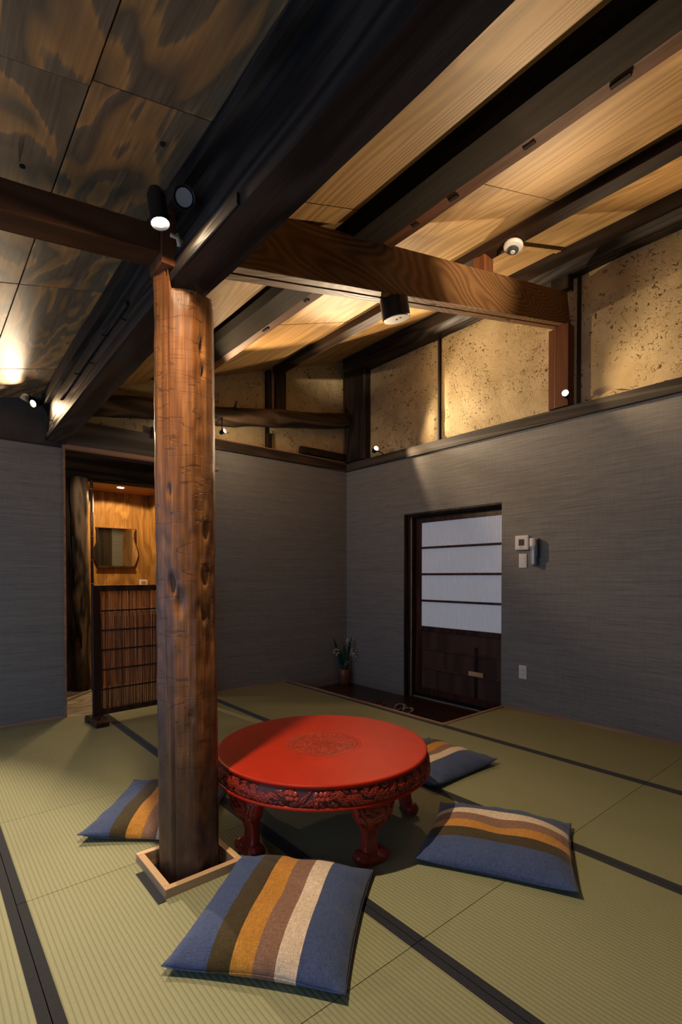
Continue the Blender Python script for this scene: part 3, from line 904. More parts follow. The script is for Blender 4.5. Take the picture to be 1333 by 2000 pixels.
# its half-round hood is put on only to keep the light off the ceiling right above
hd_ = Vector((-0.60, -0.75, 0)).normalized()
hx = Vector((-hd_.y, hd_.x, 0))
hp = Vector((0.700, 4.420, 2.449))
MB().rings([[hp + hd_ * q + hx * (0.034 * math.cos(t_)) + Vector((0, 0, r_ * math.sin(t_))) for t_ in [PI * k / 12 for k in range(13)]] for q, r_ in ((-0.03, 0.034), (0.115, 0.034), (0.115, 0.037), (-0.03, 0.037))], close=False, cap=False).build('hood', M['hoodblack'], la, smooth=False)
spot_lamp((2.183, 4.250, 2.478), (2.45, 3.40, 2.66), POW_WALL * 1.05, 100, 'small glowing spot lamp under the gnarled log beside the pillar', 0.020, 0.05, (2.26, 4.44, 2.66), blend=0.35, col=WARM2, spill=((0.3, 0.6, -0.74), 20, 178))
spot_lamp((3.800, 3.923, 2.517), (3.45, 3.023, 2.757), POW_WALL * 1.9, 88, 'glowing spot lamp on the rail near the corner of the plaster walls', 0.026, 0.07, (3.96, 3.97, 2.488), blend=0.35, spill=((-0.69, -0.72, -0.03), 52, 142))
spot_lamp((3.830, 1.873, 2.551), (1.43, 1.063, 2.68), 255, 66, 'glowing spot lamp in front of the red-brown wall post', 0.024, 0.065, (3.955, 1.90, 2.488), blend=1.0, smooth=2.5, col=WARM2, spill=((-0.22, -0.90, 0.15), 112, 128))
# unseen lamp added behind the viewer to brighten the cross beam
spot_lamp((1.50, -1.42, 2.08), (2.75, 1.92, 3.13), 1050, 15, 'black spot lamp behind the viewer turned up at the cross beam', 0.026, 0.07, (1.50, -1.58, 2.10), blend=1.0)

# niche downlight
dl = thing('downlight', 'small round lit downlight in the header over the wash niche', 'lamp', (1.78, 5.90, 2.15))
MB().lathe([(0.0005, -0.006), (0.045, -0.006), (0.05, -0.001), (0.05, 0.0), (0.0005, 0.0)], 24, c=(1.78, 5.95, 2.149)).build('trim_ring', M['white'], dl)
MB().lathe([(0.0005, -0.009), (0.034, -0.009), (0.034, -0.005), (0.0005, -0.005)], 24, c=(1.78, 5.95, 2.149)).build('lens', M['bulb'], dl)
spot('spot_light', (1.78, 5.95, 2.13), (1.78, 5.98, 0), POW_NICHE, 160, dl, 0.12, 0.03, (1.0, 0.66, 0.30))

hl = thing('downlight', 'small downlight in the hall ceiling before the log post', 'lamp', (1.30, 5.05, 2.62))  # out of sight, added to light the log post and hall floor
MB().lathe([(0.0005, -0.006), (0.045, -0.006), (0.05, -0.001), (0.05, 0.0), (0.0005, 0.0)], 24, c=(1.30, 5.05, 2.619)).build('trim_ring', M['white'], hl)
MB().lathe([(0.0005, -0.009), (0.034, -0.009), (0.034, -0.005), (0.0005, -0.005)], 24, c=(1.30, 5.05, 2.619)).build('lens', M['bulb'], hl)
spot('spot_light', (1.30, 5.05, 2.60), (1.28, 5.35, 0), 26, 84, hl, 0.6, 0.03, WARM)

# black cylinder light under the cross beam
tS = (2.03 - 0.885) / (3.985 - 0.885)
pS = A0.lerp(A1, tS) - vup * (h / 2)
cyl = thing('cylinder_light', 'unlit black cylinder light with a white face under the cross beam', 'lamp', pS)
M4 = Matrix.Translation(pS) @ Matrix.Rotation(-math.atan2(dirc.z, dirc.x), 4, 'Y')
MB().lathe([(0.0005, -0.002), (0.078, -0.002), (0.078, -0.098), (0.074, -0.102), (0.0005, -0.102)], 48, M4=M4).build('housing', M['black'], cyl, smooth=False)
MB().lathe([(0.0005, -0.1015), (0.0725, -0.1015), (0.071, -0.105), (0.0005, -0.105)], 48, M4=M4).build('face', M['white'], cyl)
MB().lathe([(0.0005, -0.105), (0.006, -0.105), (0.006, -0.107), (0.0005, -0.107)], 12, M4=M4).build('sensor_hole', M['black'], cyl)
MB().box(-0.006, 0.006, -0.030, -0.026, -0.107, -0.1045, M4).build('mark', M['black'], cyl)

# smoke detector under the middle purlin
zp = 3.243
sd = thing('smoke_detector', 'round white smoke detector under the middle purlin', 'smoke detector', (2.915, 1.775, zp))
M4 = Matrix.Translation((2.915, 1.765, zp - 0.002)) @ Matrix.Rotation(0.20, 4, 'Y')
MB().lathe([(0.0005, 0.0), (0.058, 0.0), (0.060, -0.010), (0.055, -0.024), (0.036, -0.030), (0.0005, -0.030)], 40, M4=M4).build('base', M['white'], sd, smooth=False)
MB().lathe([(0.0005, -0.030), (0.033, -0.030), (0.031, -0.044), (0.024, -0.049), (0.0005, -0.050)], 32, M4=M4).build('chamber', M['lcd'], sd, smooth=False)
MB().lathe([(0.0005, -0.050), (0.016, -0.049), (0.014, -0.053), (0.0005, -0.054)], 24, M4=M4).build('cap_button', M['white'], sd)
MB().lathe([(0.0335, -0.031), (0.0345, -0.031), (0.0345, -0.040), (0.0325, -0.040)], 32, M4=M4).build('vent_ring', M['lcd'], sd)

# =================================================================== SLIDING DOOR
DX = 4.07
door = struct(thing('door_1', 'x', 'door', (DX, 3.05, -0.12)))
for k in ('label', 'category'):
    del door[k]
def dbox(name, mat, y0, y1, z0, z1, x0=DX, x1=DX + 0.03, parent=None, bevel=0.002):
    return MB().box(x0, x1, y0, y1, z0, z1).build(name, mat, parent or door, bevel=bevel)
D0, D1 = 2.44, 3.60
dbox('stile', M['doorwood'], 3.524, D1, -0.08, 1.765)
dbox('stile', M['doorwood'], D0, 2.50, -0.08, 1.765)
dbox('top_rail', M['doorwood'], 2.50, 3.524, 1.705, 1.765)
dbox('middle_rail', M['doorwood'], 2.50, 3.524, 0.580, 0.628)
dbox('bottom_rail', M['doorwood'], 2.50, 3.524, -0.08, -0.018)
for z in (1.444, 1.169, 0.894):
    dbox('muntin', M['doorwood'], 2.50, 3.524, z - 0.011, z + 0.011, DX - 0.004, DX + 0.02)
zz = [0.628, 0.883, 0.905, 1.158, 1.180, 1.433, 1.455, 1.705]
for a, c in zip(zz[::2], zz[1::2]):
    nr = 44
    v = []
    for i in range(nr * 4 + 1):
        y = 2.50 + (3.524 - 2.50) * i / (nr * 4)
        x = DX + 0.017 - 0.010 * abs(math.sin(PI * i / 4)) ** 0.5
        v += [(x, y, a), (x, y, c)]
    f = [(2 * i, 2 * i + 1, 2 * i + 3, 2 * i + 2) for i in range(nr * 4)]
    mb = MB().add(v, f)
    mb.box(DX + 0.020, DX + 0.023, 2.50, 3.524, a, c)
    mb.build('ribbed_pane', M['pane'], door)
for a, c in ((-0.018, 0.188), (0.206, 0.386), (0.404, 0.580)):
    dbox('lower_panel', M['doorpanel'], 2.50, 3.524, a, c, DX + 0.014, DX + 0.024)
for z in (0.395, 0.197):
    dbox('panel_bar', M['doorpanel'], 2.50, 3.524, z - 0.010, z + 0.010, DX + 0.002, DX + 0.02)
dbox('upright_bar', M['screenwood'], 2.832, 2.862, -0.018, 0.47, DX - 0.002, DX + 0.018)
dbox('pale_block', M['hinoki'], 2.755, 2.915, 0.196, 0.238, DX - 0.012, DX + 0.004)
MB().tube([(DX - 0.001, 3.56, 0.80), (DX + 0.003, 3.56, 0.80)], 0.016, 16).build('finger_pull', M['iron'], door)
MB().box(4.02, 4.20, 3.612, 3.671, -0.125, 1.80).box(4.02, 4.2, 2.44, 3.612, 1.77, 1.80).build('door_jamb', M['soot_z'], door)
MB().box(4.012, 4.022, 3.604, 3.614, -0.12, 1.765).build('jamb_bead', M['base'], door)
MB().box(XR + 0.001, 4.02, 3.655, 3.6695, -0.125, 1.8025).box(XR + 0.001, 4.03, 2.505, 3.655, 1.786, 1.8025).build('reveal_lining', M['soot_z'], door)
MB().box(4.045, 4.058, 2.505, 3.61, -0.126, -0.112).build('sill_rail', M['silver'], door)
struct(MB().box(4.11, 4.2, 2.3, 3.8, -0.2, 1.82).build('wall_behind_door', M['darkgap']))

# =================================================================== SWITCHES ETC. ON THE RIGHT WALL
def plate(y0, y1, z0, z1, th):
    return MB().box(XR - th, XR, y0, y1, z0, z1)
th_ = thing('thermostat', 'white square wall control with a grey display', 'thermostat', (XR, 2.30, 1.37))
plate(2.239, 2.363, 1.372, 1.494, 0.020).build('case', M['white'], th_, bevel=0.006, segs=3)
MB().box(XR - 0.0225, XR - 0.019, 2.250, 2.352, 1.383, 1.483).build('face_plate', M['white'], th_, bevel=0.001)
MB().box(XR - 0.0238, XR - 0.019, 2.274, 2.326, 1.408, 1.462).build('display', M['lcd'], th_)
MB().box(XR - 0.0240, XR - 0.019, 2.288, 2.314, 1.390, 1.398).build('button', M['silver'], th_)
sw = thing('switch_plate', 'narrow white switch plate under the square wall control', 'switch', (XR, 2.30, 1.22))
plate(2.260, 2.333, 1.219, 1.340, 0.009).build('plate', M['white'], sw, bevel=0.004, segs=3)
for i in range(3):
    z = 1.245 + i * 0.026
    MB().box(XR - 0.0120, XR - 0.008, 2.276, 2.316, z, z + 0.022).build('switch_button', M['white'], sw, bevel=0.001)
ol = thing('wall_outlet', 'white double power outlet low on the right wall', 'outlet', (XR, 2.29, 0.27))
plate(2.256, 2.328, 0.272, 0.386, 0.008).build('plate', M['white'], ol, bevel=0.004, segs=3)
MB().box(XR - 0.0105, XR - 0.007, 2.272, 2.312, 0.290, 0.368).build('socket_face', M['white'], ol, bevel=0.001)
for z in (0.345, 0.308):
    for y in (2.286, 2.298):
        MB().box(XR - 0.0112, XR - 0.010, y - 0.0012, y + 0.0012, z - 0.006, z + 0.006).build('slot', M['black'], ol)
fl = thing('emergency_flashlight', 'silver flashlight hanging upright in a wall holder beside the wall control', 'flashlight', (XR, 2.178, 1.244))
MB().lathe([(0.0005, 0), (0.021, 0.0), (0.023, 0.01), (0.026, 0.12), (0.031, 0.148), (0.031, 0.150)], 28, c=(XR - 0.040, 2.178, 1.244)).build('barrel', M['silver'], fl, smooth=False)
MB().lathe([(0.0005, 0.152), (0.031, 0.152), (0.033, 0.165), (0.033, 0.214), (0.030, 0.219), (0.0005, 0.219)], 28, c=(XR - 0.040, 2.178, 1.244)).build('head', M['white'], fl, smooth=False)
MB().box(XR - 0.022, XR, 2.150, 2.206, 1.238, 1.462).build('holder', M['lcd'], fl, bevel=0.003)
MB().box(XR - 0.060, XR - 0.012, 2.140, 2.158, 1.30, 1.45).build('clip', M['lcd'], fl, bevel=0.003)

# =================================================================== NICHE: mirror, counter, post, outlet
mir = thing('wall_mirror', 'wall mirror with wavy sides over the wash niche counter', 'mirror', (1.86, NY, 1.26))
mz0, mz1 = 1.272, 1.722
def wav(z):
    t = (z - mz0) / (mz1 - mz0)
    return 0.030 * math.sin(2 * PI * t - 0.4) + 0.01 * t
L, Rr = [], []
for i in range(25):
    z = mz0 + (mz1 - mz0) * i / 24
    L.append((1.640 - wav(z), z))
    Rr.append((2.100 + wav(z) * 0.9 - 0.01, z))
v, f = [], []
for (x0, z), (x1, _) in zip(L, Rr):
    v += [(x0, NY - 0.016, z), (x1, NY - 0.016, z)]
f = [(2 * i, 2 * i + 1, 2 * i + 3, 2 * i + 2) for i in range(24)]
MB().add(v, f).build('glass', M['mirror'], mir)
for E_ in (L, Rr):
    MB().tube([(x, NY - 0.012, z) for x, z in E_], 0.007, 6).build('wavy_edge', M['screenwood'], mir, smooth=True)
MB().box(L[0][0] - 0.005, Rr[0][0] + 0.005, NY - 0.035, NY - 0.001, mz0 - 0.028, mz0 - 0.004).build('lower_edge', M['screenwood'], mir, bevel=0.003)
MB().box(L[-1][0] - 0.005, Rr[-1][0] + 0.005, NY - 0.022, NY - 0.001, mz1 + 0.001, mz1 + 0.009).build('upper_edge', M['niche_wood'], mir)
MB().box(1.64, 2.1, NY - 0.012, NY - 0.002, mz0, mz1).build('backing', M['screenwood'], mir)
ct = thing('wash_counter', 'pale wooden counter top at the wash niche behind the reed screen', 'counter', (1.8, 5.95, 0.0))
MB().box(1.372, 2.267, 5.78, NY - 0.001, 0.715, 0.760).build('counter_top', M['counter'], ct, bevel=0.003)
MB().box(1.42, 2.26, 5.86, NY - 0.002, -0.003, 0.714).build('counter_base', M['darkgap'], ct)
oo = thing('niche_outlet', 'white outlet plate on the niche wall just above the reed screen', 'outlet', (2.19, NY, 1.05))
MB().box(2.135, 2.235, NY - 0.008, NY, 1.035, 1.105).build('plate', M['white'], oo, bevel=0.003)
MB().box(2.160, 2.212, NY - 0.0105, NY - 0.007, 1.052, 1.088).build('socket_face', M['base'], oo)
# natural log post
pts, rad = [], []
for i in range(41):
    z = -0.004 + i * 2.14 / 40
    pts.append((1.285 + 0.012 * math.sin(z * 2.3), 5.63 + 0.01 * math.sin(z * 3), z))
    rad.append(0.088 + 0.010 * math.sin(z * 2.6 + 1) + 0.012 * noise.noise(Vector((0, 0, z * 2.4))))
mb = MB().tube(pts, rad, 28)
mb.v = [tuple(rough_pt(p, 0.007, 7, 4.5)) for p in mb.v]
lp = thing('log_post', 'natural gnarled grey-brown log post left of the wash niche', 'post', (1.285, 5.63, 0))
mb.build('trunk', M['logpost'], lp, smooth=True)
MB().tube([(1.205, 5.535, 0.93), (1.225, 5.535, 0.75), (1.262, 5.533, 0.55), (1.272, 5.533, 0.42)], [0.006, 0.022, 0.016, 0.004], 8).tube([(1.20, 5.54, 1.55), (1.208, 5.535, 1.25), (1.205, 5.535, 1.05)], [0.006, 0.02, 0.006], 8).build('dark_hollow', M['darkgap'], lp, smooth=True)
bmb = thing('bamboo_pole', 'thin dark bamboo pole with pale nodes beside the log post', 'pole', (1.372, 5.52, 0))
MB().tube([(1.372, 5.52, -0.003), (1.372, 5.52, 2.12)], 0.014, 12).build('cane', M['bamboo'], bmb, smooth=True)
for i in range(9):
    z = 0.12 + i * 0.238
    MB().lathe([(0.013, -0.006), (0.0165, 0.0), (0.013, 0.006)], 12, c=(1.372, 5.52, z)).build('node', M['node'], bmb)

# =================================================================== REED SCREEN
sc = thing('reed_screen', 'standing dark-framed screen filled with upright reddish reeds behind the pillar', 'screen', (1.07, 4.225, 0), rz=math.radians(4.0))
SW, SH = 0.86, 1.078
def spart(name, mat, x0, x1, y0, y1, z0, z1, bevel=0.003, parent=None):
    mb = MB().box(x0, x1, y0, y1, z0, z1)
    me = mb.build(name, mat, None, (0, 0, 0), bevel=bevel)
    me.parent = parent or sc
    me.location = (0, 0, 0)
    return me
spart('stile', M['screenwood'], -0.022, 0.036, -0.018, 0.018, 0.055, SH)
spart('stile', M['screenwood'], SW - 0.036, SW + 0.022, -0.018, 0.018, 0.055, SH)
spart('top_rail', M['screenwood'], 0.036, SW - 0.036, -0.016, 0.016, SH - 0.046, SH)
spart('bottom_rail', M['screenwood'], 0.036, SW - 0.036, -0.016, 0.016, 0.066, 0.108)
zb = [0.108 + (SH - 0.046 - 0.108) * i / 6 for i in range(7)]
for z in zb[1:-1]:
    spart('cross_bar', M['screenwood'], 0.036, SW - 0.036, -0.012, 0.012, z - 0.006, z + 0.006, 0.001)
nre = 100
reed_mesh = None
for i in range(nre):
    x = 0.042 + (SW - 0.084) * (i + 0.5) / nre
    if reed_mesh is None:
        ro = MB().tube([(0, 0, 0.106), (0, 0, 0.35), (0, 0, 0.7), (0, 0, SH - 0.044)], 0.0037, 6).build('reed', M['reed'], None, (0, 0, 0), smooth=True)
        reed_mesh = ro.data
    else:
        ro = bpy.data.objects.new('reed', reed_mesh)
        COL.objects.link(ro)
    ro.parent = sc
    ro.location = (x, random.uniform(-0.003, 0.004), 0)
    ro.rotation_euler = (0, random.uniform(-0.003, 0.003), random.uniform(0, 6))
for xf in (0.006, SW - 0.006):
    prof = [(-0.135, 0.0), (-0.135, 0.032), (-0.115, 0.052), (-0.06, 0.060), (0.06, 0.060), (0.115, 0.052), (0.135, 0.032), (0.135, 0.0), (0.075, 0.0), (0.05, 0.018), (-0.05, 0.018), (-0.075, 0.0)]
    R = [[(xx, y, z) for y, z in prof] for xx in (xf - 0.048, xf + 0.048)]
    fo = MB().rings(R).build('foot', M['screenwood'], None, (0, 0, 0), bevel=0.003)
    fo.parent = sc
    fo.location = (0, 0, 0.0005)

# =================================================================== TABLE
TC = Vector((1.47, 1.88, 0.0))
TZ = 0.36
tab = thing('round_table', 'low round red lacquer table with a carved rim beside the pillar', 'table', TC)
# top with shallow engraved medallion
nr, ns = 70, 180
v, cav = [], []
rr = np.concatenate([np.linspace(0.0, 0.185, 46), np.linspace(0.20, 0.478, 14), [0.484, 0.489, 0.491, 0.4905, 0.4885, 0.486]])
for r in rr:
    for k in range(ns):
        th = 2 * PI * k / ns
        x, y = r * math.cos(th), r * math.sin(th)
        z, c = 0.0, 0.0
        if r < 0.150:
            w1 = noise.noise(Vector((x * 55, y * 55, 1.0)))
            w2 = math.sin(r * 190 + 3.0 * math.sin(th * 6)) * 0.5
            hgt = abs(w1 + 0.6 * w2)
            z = -0.0022 * (hgt < 0.24)
            c = 0.85 if hgt < 0.24 else 0.12
        elif 0.158 < r < 0.168 or 0.174 < r < 0.178:
            z, c = -0.0018, 0.65
        if r >= 0.4905 - 1e-6 or r in (0.4905, 0.4885, 0.486):
            pass
        v.append((TC.x + x, TC.y + y, TZ + z))
        cav.append(c)
# rounded lip
lipz = {len(rr) - 6: 0.0, len(rr) - 5: -0.002, len(rr) - 4: -0.006, len(rr) - 3: -0.011, len(rr) - 2: -0.015, len(rr) - 1: -0.018}
for i, dz in lipz.items():
    for k in range(ns):
        x, y, z = v[i * ns + k]
        v[i * ns + k] = (x, y, z + dz)
f = []
for i in range(len(rr) - 1):
    for k in range(ns):
        k2 = (k + 1) % ns
        f.append((i * ns + k, (i + 1) * ns + k, (i + 1) * ns + k2, i * ns + k2))
MB().add(v, f).build('table_top', M['lacquer'], tab, smooth=True, cav=cav)

# carved rim band
rngc = random.Random(3)
CIRC = 2 * PI * 0.50
motifs = []
u = 0.0
BH = 0.066
while u < CIRC - 0.05:
    kind = rngc.randint(0, 2)
    if kind == 0:
        for k in range(rngc.randint(5, 7)):
            motifs.append(('berry', u + 0.010 + (k % 3) * 0.0175 + rngc.uniform(-.002, .002) + 0.008 * (k // 3 % 2), 0.016 + (k // 3) * 0.017 + rngc.uniform(-.002, .002), 0.0092, 0))
        u += 0.066
    elif kind == 1:
        motifs.append(('flower', u + 0.024, 0.033 + rngc.uniform(-.008, .008), rngc.uniform(0.020, 0.026), rngc.uniform(0, 1)))
        u += 0.056
    for k in range(rngc.randint(2, 3)):
        motifs.append(('leaf', u + 0.012, rngc.uniform(0.016, 0.05), rngc.uniform(0.024, 0.038), rngc.choice((-1, 1)) * rngc.uniform(0.35, 1.1)))
        u += 0.026
for k in range(420):     # small filler leaves and buds between the big motifs
    motifs.append(('leaf', rngc.uniform(0, CIRC), rngc.choice((0.010, 0.056, 0.033)) + rngc.uniform(-.004, .004), rngc.uniform(0.012, 0.024), rngc.uniform(-1.2, 1.2)))
def rim_h(us, vs):
    H = np.zeros_like(us)
    H += 0.0008 * (np.sin(us * 700) * np.sin(vs * 900) > 0.1)
    for k, mu, mv, s, a in motifs:
        du = (us - mu + CIRC / 2) % CIRC - CIRC / 2
        sel = np.abs(du) < 0.07
        if not sel.any():
            continue
        d, w = du[sel], vs[sel] - mv
        if k == 'berry':
            q = (d * d + w * w) / (s * s)
            hh = np.where(q < 1, 0.0055 * np.sqrt(np.clip(1 - q, 0, 1)) + 0.001, 0)
        elif k == 'flower':
            rad_ = np.sqrt(d * d + w * w)
            ang = np.arctan2(w, d) + a
            pet = s * (0.78 + 0.22 * np.abs(np.cos(2.5 * ang)))
            hh = np.where(rad_ < pet, 0.0045 * (0.45 + 0.55 * np.abs(np.cos(2.5 * ang))) * (1 - 0.4 * rad_ / s), 0)
            hh = np.where(rad_ < s * 0.3, 0.0062, hh)
            hh = np.where((rad_ > s * 0.3) & (rad_ < s * 0.38), 0.0005, hh)
        else:
            x_ = d * math.cos(a) + w * math.sin(a)
            y_ = -d * math.sin(a) + w * math.cos(a)
            wid = s * 0.34 * np.clip(1 - (x_ / s) ** 2, 0, 1)
            ins = (np.abs(x_) < s) & (np.abs(y_) < wid)
            hh = np.where(ins, 0.0045 - 0.0022 * (np.sin((x_ - np.abs(y_) * 1.2) * 620) > 0.25) - 0.002 * (np.abs(y_) < 0.0013), 0)
        H[sel] = np.maximum(H[sel], hh)
    return H
NU, NV = 1300, 30
th = np.arange(NU) / NU * 2 * PI
us = np.repeat(th[:, None] * 0.50, NV, 1)
vv = np.repeat(np.linspace(0, BH, NV)[None, :], NU, 0)
H = rim_h(us, vv)
tt = vv / BH
prof_r = 0.486 + 0.018 * np.sin(np.clip(tt, 0, 1) * PI * 0.62) - 0.004 * tt
edge = np.clip(np.minimum(tt, 1 - tt) / 0.06, 0, 1)
RR = prof_r + H * edge - 0.002
px = TC.x + RR * np.cos(th)[:, None]
py = TC.y + RR * np.sin(th)[:, None]
pz = TZ - 0.017 - vv
V = np.stack([px, py, pz], -1).reshape(-1, 3)
F = []
for i in range(NU):
    i2 = (i + 1) % NU
    for j in range(NV - 1):
        F.append((i * NV + j, i * NV + j + 1, i2 * NV + j + 1, i2 * NV + j))
cavr = (1 - np.clip(H / 0.0042, 0, 1)).reshape(-1) * 0.95
mb = MB()
mb.v, mb.f = [tuple(p) for p in V], F
mb.build('carved_rim', M['carving'], tab, smooth=True, cav=cavr)
# lower moulding and underside
mz = TZ - 0.017 - BH
MB().lathe([(0.470, 0.004), (0.496, 0.004), (0.503, 0.0), (0.505, -0.006), (0.502, -0.011), (0.494, -0.014), (0.487, -0.016), (0.46, -0.016)], 160, c=(TC.x, TC.y, mz)).build('lower_moulding', M['lacquer'], tab, smooth=False)
MB().lathe([(0.0005, -0.012), (0.47, -0.012), (0.47, 0.02), (0.0005, 0.02)], 64, c=(TC.x, TC.y, mz)).build('underside', M['carving'], tab)

def table_leg():
    """cabriole leg in local axes: +x outward, y tangential; carved knee, scrolled foot"""
    ztop = mz - 0.015
    lev = [(1.0, 0.100, 0.030, 0.020), (0.93, 0.100, 0.032, 0.024), (0.88, 0.094, 0.034, 0.026), (0.80, 0.086, 0.036, 0.026), (0.72, 0.078, 0.036, 0.022), (0.66, 0.066, 0.034, 0.016), (0.60, 0.050, 0.031, 0.009), (0.53, 0.039, 0.028, 0.003), (0.45, 0.034, 0.025, -0.001), (0.36, 0.032, 0.023, -0.003), (0.27, 0.033, 0.023, -0.002), (0.19, 0.037, 0.024, 0.002), (0.12, 0.046, 0.026, 0.007), (0.06, 0.052, 0.027, 0.010), (0.0, 0.048, 0.026, 0.012)]
    zz = np.linspace(0, 1, 64)
    la = np.array(lev)[::-1]
    hw = np.interp(zz, la[:, 0], la[:, 1])
    hd = np.interp(zz, la[:, 0], la[:, 2])
    ox = np.interp(zz, la[:, 0], la[:, 3])
    R, C = [], []
    n = 64
    for z, a, d, o in zip(zz, hw, hd, ox):
        ring = []
        for k in range(n):
            t_ = 2 * PI * k / n
            c, s_ = math.cos(t_), math.sin(t_)
            e = 0.55
            x = o + d * math.copysign(abs(c) ** e, c)
            y = a * math.copysign(abs(s_) ** e, s_)
            cavv = 0.15
            if c > 0.15 and abs(y) < a * 0.93:
                if z > 0.56:
                    m_ = abs(noise.noise(Vector((y * 62, z * 16, 2.0))) + 0.5 * math.sin(abs(y) * 190 - z * 26))
                    if m_ > 0.22:
                        x += 0.0042
                        cavv = 0.18
                    else:
                        cavv = 0.95
                elif abs(y) < a * 0.62:
                    x -= 0.003
                    cavv = 0.5
            ring.append((x, y, z * ztop))
            C.append(cavv)
        R.append(ring)
    mb = MB().rings(R)
    for sgn in (-1, 1):      # scrolls of the foot
        prev = len(mb.v)
        for (r0, x0, x1) in ((0.027, -0.016, 0.036), (0.018, 0.030, 0.041), (0.009, 0.036, 0.046)):
            cc = Vector((0, sgn * 0.046, 0.0285))
            ring = []
            for x in (x0, x0 + 0.003, x1 - 0.003, x1):
                rr_ = r0 if x0 < x < x1 else r0 - 0.003
                ring.append([(x, cc.y + rr_ * math.cos(q), cc.z + rr_ * math.sin(q)) for q in [2 * PI * k / 24 for k in range(24)]])
            mb.rings(ring)
        C += [0.25] * (len(mb.v) - prev)
    return mb, C
lm, lc = table_leg()
leg_me = None
for k, deg in enumerate((259, 187, 331, 43, 115)):
    a = math.radians(deg)
    base = Vector((0.415 * math.cos(a), 0.415 * math.sin(a), 0.0015))
    if leg_me is None:
        lo = lm.build('leg', M['carving'], None, (0, 0, 0), smooth=True, cav=lc)
        leg_me = lo.data
        try:
            with bpy.context.temp_override(object=lo):
                pass
        except Exception:
            pass
    else:
        lo = bpy.data.objects.new('leg', leg_me)
        COL.objects.link(lo)
    lo.parent = tab
    lo.location = base
    lo.rotation_euler = (0, 0, a)

# =================================================================== CUSHIONS
def cushion_mesh(seed, hgt):
    n = 56
    V, F = [], []
    for side in (1, -1):
        for j in range(n + 1):
            for i in range(n + 1):
                u_, v_ = 2 * i / n - 1, 2 * j / n - 1
                # denser rows near the seams
                u_ = math.sin(u_ * PI / 2) * 0.55 + u_ * 0.45
                v_ = math.sin(v_ * PI / 2) * 0.55 + v_ * 0.45
                e = max(0.0, (1 - abs(u_) ** 3.2)) ** 0.62 * max(0.0, (1 - abs(v_) ** 3.2)) ** 0.62
                pin = 1 - 0.045 * (1 - v_ * v_) * abs(u_) ** 2
                piv = 1 - 0.045 * (1 - u_ * u_) * abs(v_) ** 2
                x, y = 0.270 * u_ * pin, 0.297 * v_ * piv
                # gathers near the edge
                eg = max(abs(u_), abs(v_)) ** 6
                wr = 0.0035 * eg * (1 - eg) * 4 * math.sin(40 * (y if abs(u_) > abs(v_) else x) + seed * 5 + 3 * noise.noise(Vector((x * 9, y * 9, seed))))
                d0 = math.exp(-((u_ * 0.27) ** 2 + (v_ * 0.3) ** 2) / 0.006) * 0.017
                nz = noise.noise(Vector((x * 6 + seed, y * 6, 0))) * 0.005
                seam = 0.022 + 0.008 * math.sin(3 * u_ + seed) * abs(v_) + 0.010 * (abs(u_ * v_)) ** 4
                if side > 0:
                    z = seam + (hgt - seam) * e + (wr + nz) * min(1, e * 3) - d0 * e
                else:
                    z = seam - (seam - 0.0015) * min(1.0, e * 2.4)
                V.append((x, y, max(z, 0.0012)))
    N = (n + 1) ** 2
    for s_ in (0, 1):
        for j in range(n):
            for i in range(n):
                a = s_ * N + j * (n + 1) + i
                q = (a, a + 1, a + n + 2, a + n + 1)
                F.append(q if s_ == 0 else tuple(reversed(q)))
    return V, F

def cushion(loc, rz, seed, label, hgt=0.098, tagged=False):
    t = thing('floor_cushion', label, 'cushion', loc, 'striped square floor cushions', rz)
    V, F = cushion_mesh(seed, hgt)
    me = bpy.data.meshes.new('cover')
    me.from_pydata(V, [], F)
    bm = bmesh.new()
    bm.from_mesh(me)
    bmesh.ops.remove_doubles(bm, verts=bm.verts, dist=0.0004)
    bmesh.ops.recalc_face_normals(bm, faces=bm.faces)
    bm.to_mesh(me)
    bm.free()
    me.polygons.foreach_set('use_smooth', [True] * len(me.polygons))
    me.materials.append(M['cushion'])
    o = bpy.data.objects.new('cover', me)
    COL.objects.link(o)
    o.parent = t
    # stitched seam line round the edge
    pts = []
    for k in range(4):
        for i in range(18):
            s_ = -1 + 2 * i / 18
            u_, v_ = ((s_, -1), (1, s_), (-s_, 1), (-1, -s_))[k]
            pin = 1 - 0.045 * (1 - v_ * v_) * abs(u_) ** 2
            piv = 1 - 0.045 * (1 - u_ * u_) * abs(v_) ** 2
            seam = 0.022 + 0.008 * math.sin(3 * u_ + seed) * abs(v_) + 0.010 * (abs(u_ * v_)) ** 4
            pts.append((0.270 * u_ * pin * 0.999, 0.297 * v_ * piv * 0.999, seam))
    pts.append(pts[0])
    so = MB().tube(pts, 0.0016, 5).build('seam', M['cushion'], None, (0, 0, 0), smooth=True)
    so.parent = t
    if tagged:
        to = MB().box(-0.235, -0.222, 0.288, 0.322, 0.016, 0.0175).build('tag', M['cream'], None, (0, 0, 0))
        to.parent = t
    return t
# local x runs across the stripes (blue, brown, mustard, mauve, cream, navy); local y along them
cushion((0.935, 1.415, 0.001), math.radians(-51.0), 1.0, 'striped cushion nearest the camera, in front of the pillar frame', 0.100, True)
cushion((1.893, 1.205, 0.001), math.radians(28.0), 2.3, 'striped cushion right of the table lying over the black mat edge', 0.094)
cushion((0.922, 2.432, 0.001), math.radians(-40.5), 3.7, 'striped cushion half hidden behind the pillar', 0.085)
cushion((2.405, 1.995, 0.001), math.radians(-90.0), 5.1, 'striped cushion in shadow behind the table', 0.098)

